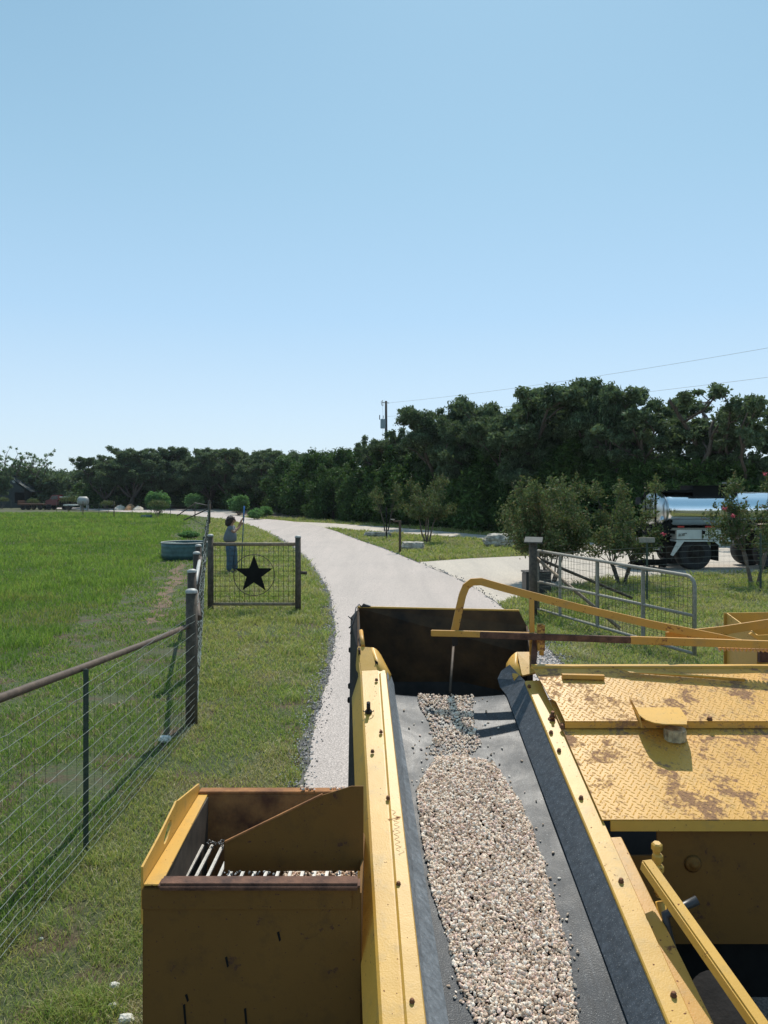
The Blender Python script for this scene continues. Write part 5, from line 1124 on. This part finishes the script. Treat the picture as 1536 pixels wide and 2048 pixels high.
for a, b in ((1356, 1369), (1411, 1429)): q = MB(); q.box(((T(a, 0).x+T(b, 0).x)/2, YT+.028, zb_+.07), (T(b, 0).x-T(a, 0).x, .008, .05)); q.build('red_reflector', M['reflector'], tt)
q = MB(); q.box((12.4, yc, zb_-.12), (7.2, .95, .20)); q.box((11.9, YT+.25, zb_-.11), (5.6, .2, .10)); q.build('frame', M['black'], tt)
bx0, bx1 = T(1354, 0).x, T(1461, 0).x; bz0, bz1 = T(0, 1079).z, T(0, 1058).z-.02
q = MB(); q.box(((bx0+bx1)/2, YT+.30, (bz0+bz1)/2), (bx1-bx0, .55, bz1-bz0), None, .012); tb2 = q.build('toolbox', M['white_paint'], tt)
q = MB(); q.box((T(1405, 0).x, YT+.02, (bz0+bz1)/2), (.02, .012, bz1-bz0-.02)); q.build('door_gap', M['black'], tb2)
q = MB(); q.box((T(1407.5, 0).x, YT+.012, bz1-.09), (.10, .03, .12), None, .008); q.build('latch', M['black'], tb2)
q = MB(); lx, lz = T(1358, 0).x, T(0, 1070).z                    # small emblem on the toolbox
def mark(pts): q.tube([Vector((lx+a*.016, YT+.018, lz+b*.016)) for a, b in pts], .006, 4)
mark([(0, -3), (0.4, 3)]); mark([(2.5, 3), (.4, 0), (3, -3)])
mark([(5.5+2.4*math.cos(a), .3+2.2*math.sin(a)) for a in np.linspace(.6, 5.7, 12)]); mark([(9.5+2.4*math.cos(a), .8+2.2*math.sin(a)) for a in np.linspace(-2.2, 3.6, 12)])
mark([(8, -1.5), (11, 3.4), (14, 3.6)]); mark([(14.6+.8*math.cos(a), 3.2+.8*math.sin(a)) for a in np.linspace(0, 6.3, 8)])
q.build('emblem', M['black'], tb2)
q = MB(); q.box(((bx0+bx1)/2, YT+.28, bz0-.045), (bx1-bx0+.05, .5, .05)); q.build('sill', M['white_paint'], tt)
q = MB(); q.plate([T(1354, 1083), T(1368, 1083), T(1346, 1112), T(1341, 1110)], .03)
q.build('fender', M['white_paint'], tt); q = MB(); q.plate([T(1428, 1083), T(1436, 1083), T(1443, 1091), T(1440, 1092)], .03); q.build('fender', M['white_paint'], tt)
def wheel(x, y, r, w, parent, m='tyre', rim='dark_steel'):
    q = MB(); q.lathe((x, y, r), [(r*.56, 0), (r*.80, -.01), (r*.95, .01), (r, .05), (r, w-.05), (r*.95, w-.01), (r*.8, w), (r*.56, w)], 36, (0, 1, 0)); wo = q.build('wheel', M[m], parent)
    q = MB(); q.lathe((x, y+.02, r), [(0, -.03), (r*.16, -.03), (r*.2, .03), (r*.34, .07), (r*.5, .05), (r*.56, 0), (r*.60, -.012), (r*.62, .0), (r*.62, w*.8)], 28, (0, 1, 0))
    for k in range(8): a = k*math.pi/4; q.cyl((x+r*.27*math.cos(a), y+.03, r+r*.27*math.sin(a)), (x+r*.27*math.cos(a), y+.075, r+r*.27*math.sin(a)), .018, 6)
    q.build('rim', M[rim], wo); return wo
for px in (1394, 1555): wheel(T(px, 0).x, YT+.12, .53, .5, tt); wheel(T(px, 0).x, YT+1.75, .53, .5, tt)
wheel(14.9, YT+.12, .53, .3, tt)
q = MB(); q.box((T(1437, 0).x, YT+.3, .62), (.05, .5, .62)); q.build('mud_flap', M['black'], tt)
q = MB(); q.box((T(1347, 0).x, YT+.3, .62), (.04, .5, .62)); q.build('mud_flap', M['black'], tt)
# walkway and rails on top
q = MB(); x0, x1 = T(1397, 0).x, T(1486, 0).x; q.box(((x0+x1)/2, yc-.2, zt_+.04), (x1-x0, 1.1, .30)); q.box(((x0+x1)/2, yc-.2, zt_+.20), (x1-x0+.12, 1.2, .025)); q.build('spill_box', M['black'], tt)
q = MB(); q.box((T(1480, 0).x, yc-.3, zt_+.30), (.28, .3, .05)); q.build('vent_cap', M['galv'], tt)
q = MB(); q.tube([T(1450, 987, YT+.5), T(1456, 986, YT+.4), T(1462, 997, YT+.2), T(1464, 1010, YT+.05)], .05, 10); q.build('overflow_pipe', M['chrome_dull'], tt)
q = MB(); q.box(((T(1325, 0).x+x0)/2, yc-.5, zt_+.03), (x0-T(1325, 0).x, .5, .08)); q.build('walkway', M['black'], tt)
# rear ladder, platform, pump and spray bar
q = MB(); q.cyl(T(1311, 1090, YT+.2), T(1311, 980, YT+.2), .035, 8); q.cyl(T(1292, 1060, YT+.2), T(1290, 985, YT+.2), .025, 8)
q.cyl(T(1290, 982, YT+.2), T(1320, 980, YT+.2), .03, 8); q.cyl(T(1284, 1000, YT+.25), T(1291, 983, YT+.2), .025, 8)
for z in (1000, 1018, 1036, 1054): q.cyl(T(1291, z, YT+.2), T(1311, z, YT+.2), .018, 6)
q.build('rear_ladder', M['black'], tt)
q = MB(); q.box((T(1284, 0).x, YT+.35, T(0, 1002).z), (.16, .1, .24), None, .02); q.build('work_lamp', M['black_plastic'], tt)
q = MB(); q.box((T(1305, 0).x, yc, T(0, 1086).z), (1.3, 1.9, .12)); q.box((T(1290, 0).x, YT+.5, T(0, 1093).z), (.9, .5, .3)); q.build('rear_platform', M['black'], tt)
q = MB(); rng.seed(5)
for k in range(16):
    x = rng.uniform(1262, 1330); y = rng.uniform(1052, 1118); a = T(x, y, YT+rng.uniform(.1, .9)); b = a+Vector((rng.uniform(-.5, .5), rng.uniform(-.2, .3), rng.uniform(-.35, .35))); c = b+Vector((rng.uniform(-.3, .3), .1, rng.uniform(-.3, .1)))
    q.tube([a, b, c], rng.uniform(.022, .045), 7)
q.cyl(T(1326, 1062, YT+.2), T(1340, 1046, YT+.2), .12, 12); q.lathe(T(1318, 1070, YT+.2), [(0, 0), (.16, 0), (.18, .1), (.16, .3), (0, .32)], 14, (1, 0, .2)); q.build('pump_and_hoses', M['black'], tt)
q = MB(); q.lathe(T(1322, 1048, YT+.3), [(0, 0), (.09, 0), (.09, .25), (0, .28)], 12, (.3, -.2, 1)); q.box(T(1302, 1098, YT+.1), (.5, .1, .05)); q.build('valve', M['chrome_dull'], tt)
q = MB(); q.box(T(1298, 1126, YT+.3), (1.1, .3, .14)); q.bar(T(1262, 1122, YT+.1), T(1340, 1122, YT+.1), .12, .10)
for k in range(7): p = T(1268+k*10, 1128, YT+.1); q.cyl(p, p+Vector((0, 0, -.12)), .02, 6)
q.build('spray_bar', M['black'], tt)
q = MB(); q.box((15.6, YT+1.2, 1.5), (1.6, 2.1, 1.7), None, .12); cab = q.build('cab', M['white_paint'], tt); q = MB(); q.box((15.7, YT+.14, 1.85), (.9, .04, .6)); q.build('window', M['glass'], cab)

# ---------------------------------------------------------------- worker
pe_x, pe_y = (461-768)/F*23.9, 23.9
pers = empty('person', (pe_x, pe_y, 0), 'person in grey-blue shirt and jeans holding a long blue pole, standing behind the star gate', 'person')
def skin_obj(name, V, E, Rr, m, parent, root=0, lv=2, jit=0):
    me = bpy.data.meshes.new(name); me.from_pydata([tuple(Vector(v)+Vector((pe_x, pe_y, 0))) for v in V], E, []); me.materials.append(M[m]); o = link(name, me, parent)
    md = o.modifiers.new('skin', 'SKIN'); md.use_smooth_shade = True
    for i, v in enumerate(me.skin_vertices[0].data): r = Rr[i]; v.radius = r if isinstance(r, tuple) else (r, r); v.use_root = (i == root)
    s = o.modifiers.new('sub', 'SUBSURF'); s.levels = lv; s.render_levels = lv; return o
HND = (.335, .02, 1.55)
# she stands side-on facing right (+X) and reaches up to the pole with both hands
V = [(0, 0, .92), (-.01, 0, 1.12), (0, 0, 1.34), (.02, 0, 1.44), (.035, 0, 1.52), (.05, 0, 1.60), (.055, 0, 1.68),   # spine, neck, head
     (.01, -.10, .88), (.0, -.10, .48), (-.03, -.09, .09), (.10, -.10, .03),                                         # near leg
     (.03, .12, .88), (.09, .12, .48), (.12, .13, .09), (.25, .14, .03),                                             # far leg
     (.0, -.17, 1.39), (.15, -.17, 1.27), (.31, -.02, 1.46), (.345, .0, 1.53),                                       # near arm
     (.02, .17, 1.39), (.18, .16, 1.33), (.32, .04, 1.60), (.35, .02, 1.67)]                                          # far arm
E = [(0, 1), (1, 2), (2, 3), (3, 4), (4, 5), (5, 6), (0, 7), (7, 8), (8, 9), (9, 10), (0, 11), (11, 12), (12, 13), (13, 14), (2, 15), (15, 16), (16, 17), (17, 18), (2, 19), (19, 20), (20, 21), (21, 22)]
Rr = [(.13, .15), (.12, .14), (.11, .15), .07, .052, .085, .075, .09, .062, .042, .035, .09, .062, .042, .035, .055, .042, .032, .026, .055, .042, .032, .026]
body = skin_obj('body', V, E, Rr, 'skin', pers)
def fingers(base, sgn, nm):
    V = [base]; E = []; Rr = [.024]
    for k in range(4):
        z = .028-.019*k; L = (.9, 1.0, .95, .78)[k]; b = Vector(base)+Vector((.012, -.012*sgn, z)); i = len(V)
        V += [b, b+Vector((.035*L, -.012*sgn, .004)), b+Vector((.052*L, .012*sgn, .0)), b+Vector((.034*L, .032*sgn, -.002))]; E += [(0, i), (i, i+1), (i+1, i+2), (i+2, i+3)]; Rr += [.0105, .0095, .0085, .008]
    i = len(V); b = Vector(base)+Vector((.0, .014*sgn, .02)); V += [b, b+Vector((.022, .028*sgn, .014)), b+Vector((.046, .026*sgn, .012))]; E += [(0, i), (i, i+1), (i+1, i+2)]; Rr += [.012, .011, .009]
    return skin_obj(nm, V, E, Rr, 'skin', body, lv=1)
fingers((.345, .0, 1.535), 1, 'hand'); fingers((.352, .02, 1.675), 1, 'hand')
skin_obj('jeans', [(0, 0, .97), (-.005, 0, 1.03), (.01, -.10, .86), (.0, -.10, .48), (-.03, -.09, .07), (.03, .12, .86), (.09, .12, .48), (.12, .13, .07)], [(1, 0), (0, 2), (2, 3), (3, 4), (0, 5), (5, 6), (6, 7)], [(.205, .20), (.19, .19), .155, .108, .095, .155, .108, .095], 'jeans', pers)
skin_obj('shirt', [(-.01, 0, .93), (-.02, 0, 1.12), (-.005, 0, 1.32), (.015, 0, 1.43), (.0, -.17, 1.395), (.09, -.18, 1.32), (.02, .17, 1.395), (.11, .17, 1.36)], [(0, 1), (1, 2), (2, 3), (2, 4), (4, 5), (2, 6), (6, 7)], [(.245, .235), (.25, .23), (.205, .22), .09, .11, .088, .11, .088], 'shirt', pers)
def blob(name, c, d, m, parent, seed=0, amp=.1, rot=None):
    bm = bmesh.new(); bmesh.ops.create_icosphere(bm, subdivisions=4, radius=1)
    for v in bm.verts:
        p = v.co*(1+amp*noise.noise(v.co*3.2+Vector((seed, 0, 0)))+amp*.6*noise.noise(v.co*8+Vector((seed, 3, 0)))); p = Vector((p.x*d[0], p.y*d[1], p.z*d[2]))
        if rot: p = rot@p
        v.co = p+Vector(c)+Vector((pe_x, pe_y, 0))
    for f in bm.faces: f.smooth = True
    me = bpy.data.meshes.new(name); bm.to_mesh(me); bm.free(); me.materials.append(M[m]); return link(name, me, parent)
blob('hair', (.005, 0, 1.665), (.13, .13, .115), 'hair', pers, 2, .22); blob('hair', (-.06, 0, 1.57), (.105, .125, .125), 'hair', pers, 5, .25)
blob('head', (.062, 0, 1.635), (.088, .073, .105), 'skin', body, 3, .02); blob('nose', (.155, 0, 1.625), (.018, .012, .02), 'skin', body, 3, .02)
for s in (-1, 1): blob('eye', (.137, .028*s, 1.645), (.008, .012, .008), 'white_paint', body, 1, 0); blob('ear', (.05, .077*s, 1.63), (.018, .01, .028), 'skin', body, 1, .05)
q = MB(); q.box((pe_x+.153, pe_y, 1.59), (.012, .045, .008)); q.build('mouth', M['flower'], body)
q = MB(); q.bar((pe_x+.14, pe_y-.075, 1.65), (pe_x+.14, pe_y+.075, 1.65), .012, .03); q.build('sunglasses', M['black'], body)
for x, y in ((.02, -.095), (.18, .135)): blob('shoe', (x, y, .045), (.14, .05, .048), 'shoe', pers, 2, .03)
a, b = Vector((pe_x+.33, pe_y+.0, .02)), Vector((pe_x+.42, pe_y+.03, 2.08))
po = empty('long_pole', tuple(a), 'long blue-green tool handle held upright by the person', 'pole'); q = MB(); q.cyl(a, a.lerp(b, .78), .017, 8); q.build('shaft', M['teal'], po); q = MB(); q.cyl(a.lerp(b, .78), b, .024, 8); q.build('grip', M['blue_pole'], po)

# ---------------------------------------------------------------- far left: barn, truck, trailer, tank, heaps, timber kerbs
YB = 126; s_ = YB/F
def B_(x, y, Y=YB): return R(x, y, Y)
bn = empty('barn', ((30-768)/F*YB, YB+3, 0), 'dark weathered barn with a sloping roof and white ridge flashing at the left edge', 'barn')
def V3(p, dy): return Vector((p.x, p.y+dy, p.z))
q = MB(); w1 = [B_(-10, 960), B_(20, 957), B_(48, 978), B_(48, 1006), B_(-10, 1006)]; w1 = [Vector((p.x, p.y, max(0, p.z) if p.z < 1 else p.z)) for p in w1]; w1[3].z = w1[4].z = 0
q.plate(w1, .1); q.plate([V3(p, 8) for p in w1], .1); q.plate([w1[2], V3(w1[2], 8), V3(w1[3], 8), w1[3]], .1); q.build('wall', M['tin'], bn)
q = MB(); q.plate([B_(20, 955), B_(62, 984), V3(B_(62, 984), 8.5), V3(B_(20, 955), 8.5)], .12); q.plate([B_(20, 952), B_(-60, 975), V3(B_(-60, 975), 8.5), V3(B_(20, 952), 8.5)], .12); rf = q.build('roof', M['tin'], bn)
q = MB(); q.plate([B_(16, 953), B_(23, 952), B_(31, 966), B_(27, 966)], .2); q.build('white_flashing', M['cap'], rf)
q = MB(); q.plate([V3(B_(30, 985), -.08), V3(B_(50, 985), -.08), V3(B_(50, 1006), -.08), V3(B_(30, 1006), -.08)], .05); q.build('door_opening', M['black'], bn)
def lowv(name, lb, cat, x0, x1, Y): return empty(name, ((x0+x1)/2-.0, Y, 0), lb, cat)
YR = 112; X = lambda px: (px-768)/F*YR; zz = lambda y: H-(y-HZ)/F*YR
g0 = H*F/YR+HZ
rt_ = empty('flatbed_truck', (X(125), YR, 0), 'dark red pickup truck with a white equipment bed parked under the far trees', 'truck')
q = MB(); q.box(((X(96)+X(122))/2, YR, 1.05), (X(122)-X(96), 2.0, .75), None, .12); bd = q.build('body', M['red_paint'], rt_)
q = MB(); prof = [(X(103), 1.4), (X(108), 2.05), (X(112), 2.15), (X(122), 2.15), (X(123), 1.4)]
q.loft([[Vector((x, YR-.9, z)) for x, z in prof], [Vector((x, YR+.9, z)) for x, z in prof]], closed=True, caps=True); cabr = q.build('cab', M['red_paint'], rt_)
q = MB(); q.plate([Vector((X(106), YR-.92, 1.5)), Vector((X(109.5), YR-.92, 2.0)), Vector((X(120), YR-.92, 2.0)), Vector((X(121), YR-.92, 1.5))], .03); q.build('window', M['glass'], cabr)
q = MB(); q.box(((X(124)+X(153))/2, YR, .95), (X(153)-X(124), 2.1, .35)); q.box(((X(125)+X(147))/2, YR, 1.35), (X(147)-X(125), 1.6, .5)); q.box((X(139), YR, 1.75), (1.2, 1.2, .5), None, .1); q.build('equipment_bed', M['black'], rt_)
q = MB(); q.box((X(135.5), YR-.9, 1.85), (X(147)-X(124), .08, .14)); q.build('white_rail', M['white_paint'], rt_)
for px in (103, 134): wheel(X(px), YR-1.0, .42, .28, rt_); wheel(X(px), YR+.75, .42, .28, rt_)
tr_ = empty('flatbed_trailer', (X(68), YR, 0), 'low rusty flatbed trailer in front of the red truck, at the far left', 'trailer')
q = MB(); q.box(((X(42)+X(92))/2, YR, .78), (X(92)-X(42), 2.2, .22)); q.build('deck', M['rust'], tr_)
q = MB(); q.box(((X(42)+X(84))/2, YR-1.0, 1.1), (X(84)-X(42), .06, .12)); q.box((X(42), YR, 1.1), (.1, 2, .5)); q.build('side_board', M['rust'], tr_)
for px in (52, 62, 86): wheel(X(px), YR-1.0, .38, .28, tr_); wheel(X(px), YR+.75, .38, .28, tr_)
bt = empty('boat_trailer', (X(158), YR-3, 0), 'low white-sided trailer parked behind the red truck', 'trailer'); q = MB(); q.box((X(160), YR-3, .72), (1.8, 1.6, .2), None, .06); q.build('deck', M['white_paint'], bt); wheel(X(160), YR-3.9, .33, .2, bt)
X = lambda px: (px-768)/F*(YR-6)
q = MB(); q.tube([(X(158)-.25, YR-6, 1.32), (X(159)-.2, YR-6, 1.32), (X(162)-.2, YR-6, 1.32), (X(176)-.2, YR-6, 1.32), (X(179)-.2, YR-6, 1.32), (X(180)-.2, YR-6, 1.32)], [.1, .42, .62, .62, .42, .1], 18)
for px in (163, 175): q.box((X(px), YR-6, .4), (.12, .7, .8))
tag(q.build('propane_tank', M['cap'], None, (X(169), YR-6, 0)), 'white rounded propane tank standing right of the red truck', 'tank')
def heap(name, px0, px1, h, m, lb, Y=108, seed=1):
    x0, x1 = (px0-768)/F*Y, (px1-768)/F*Y; bm = bmesh.new(); bmesh.ops.create_icosphere(bm, subdivisions=4, radius=1)
    for v in bm.verts: r = math.hypot(v.co.x, v.co.y); v.co = Vector((v.co.x*(x1-x0)/2, v.co.y*1.6, max(-.05, h*.8*(1-r**1.9)+.15*noise.noise(v.co*4+Vector((seed, 0, 0))))))
    me = bpy.data.meshes.new(name); bm.to_mesh(me); bm.free(); me.materials.append(M[m]); o = bpy.data.objects.new(name, me); COL.objects.link(o); o.location = ((x0+x1)/2, Y, 0); return tag(o, lb, 'heap')
heap('gravel_heap', 229, 252, .9, 'sand', 'pale tan gravel heap in front of the far treeline'); heap('dirt_heap', 250, 272, 1.1, 'dirt', 'orange dirt heap right of the pale gravel heap', seed=4); heap('dirt_heap', 266, 288, .75, 'sand', 'low pale heap right of the orange dirt heap', seed=7)
q = MB(); q.box((*G(271, 1010)[:2], 1.25), (1.7, .9, .5), None, .1)
for i, (x0, y0, x1, y1, lb) in enumerate([(172, 1013.2, 292, 1012.4, 'long timber kerb left of the leftmost round bush'), (284, 1019, 376, 1017.5, 'timber kerb between the leftmost and middle round bushes'), (345, 1012, 400, 1012.5, 'short timber kerb behind the middle round bush'), (400, 1016.5, 458, 1018, 'timber kerb between the corner post and the rightmost round bush')]):
    a, b = G(x0, y0), G(x1, y1); q = MB(); q.bar(a+Vector((0, 0, .17)), b+Vector((0, 0, .17)), .3, .36, bev=.02); tag(q.build('timber_kerb', M['tie'], None, (a+b)/2), lb, 'kerb')

# ---------------------------------------------------------------- thin summer haze
q = MB(); q.box((0, 400, 8.5), (1240, 1040, 19)); hz = q.build('haze', None or M['cap']); hz.data.materials.clear()
hm = bpy.data.materials.new('summer_haze'); hm.use_nodes = True; ht = hm.node_tree; ht.nodes.clear()
ho = ht.nodes.new('ShaderNodeOutputMaterial'); hv = ht.nodes.new('ShaderNodeVolumePrincipled'); hv.inputs['Color'].default_value = (.80, .90, 1.0, 1); hv.inputs['Density'].default_value = .00012; hv.inputs['Anisotropy'].default_value = .3
ht.links.new(hv.outputs[0], ho.inputs['Volume']); hz.data.materials.append(hm); tag(hz, 'pale blue summer haze over the far trees', 'haze', kind='stuff')
sc.cycles.volume_bounces = 0
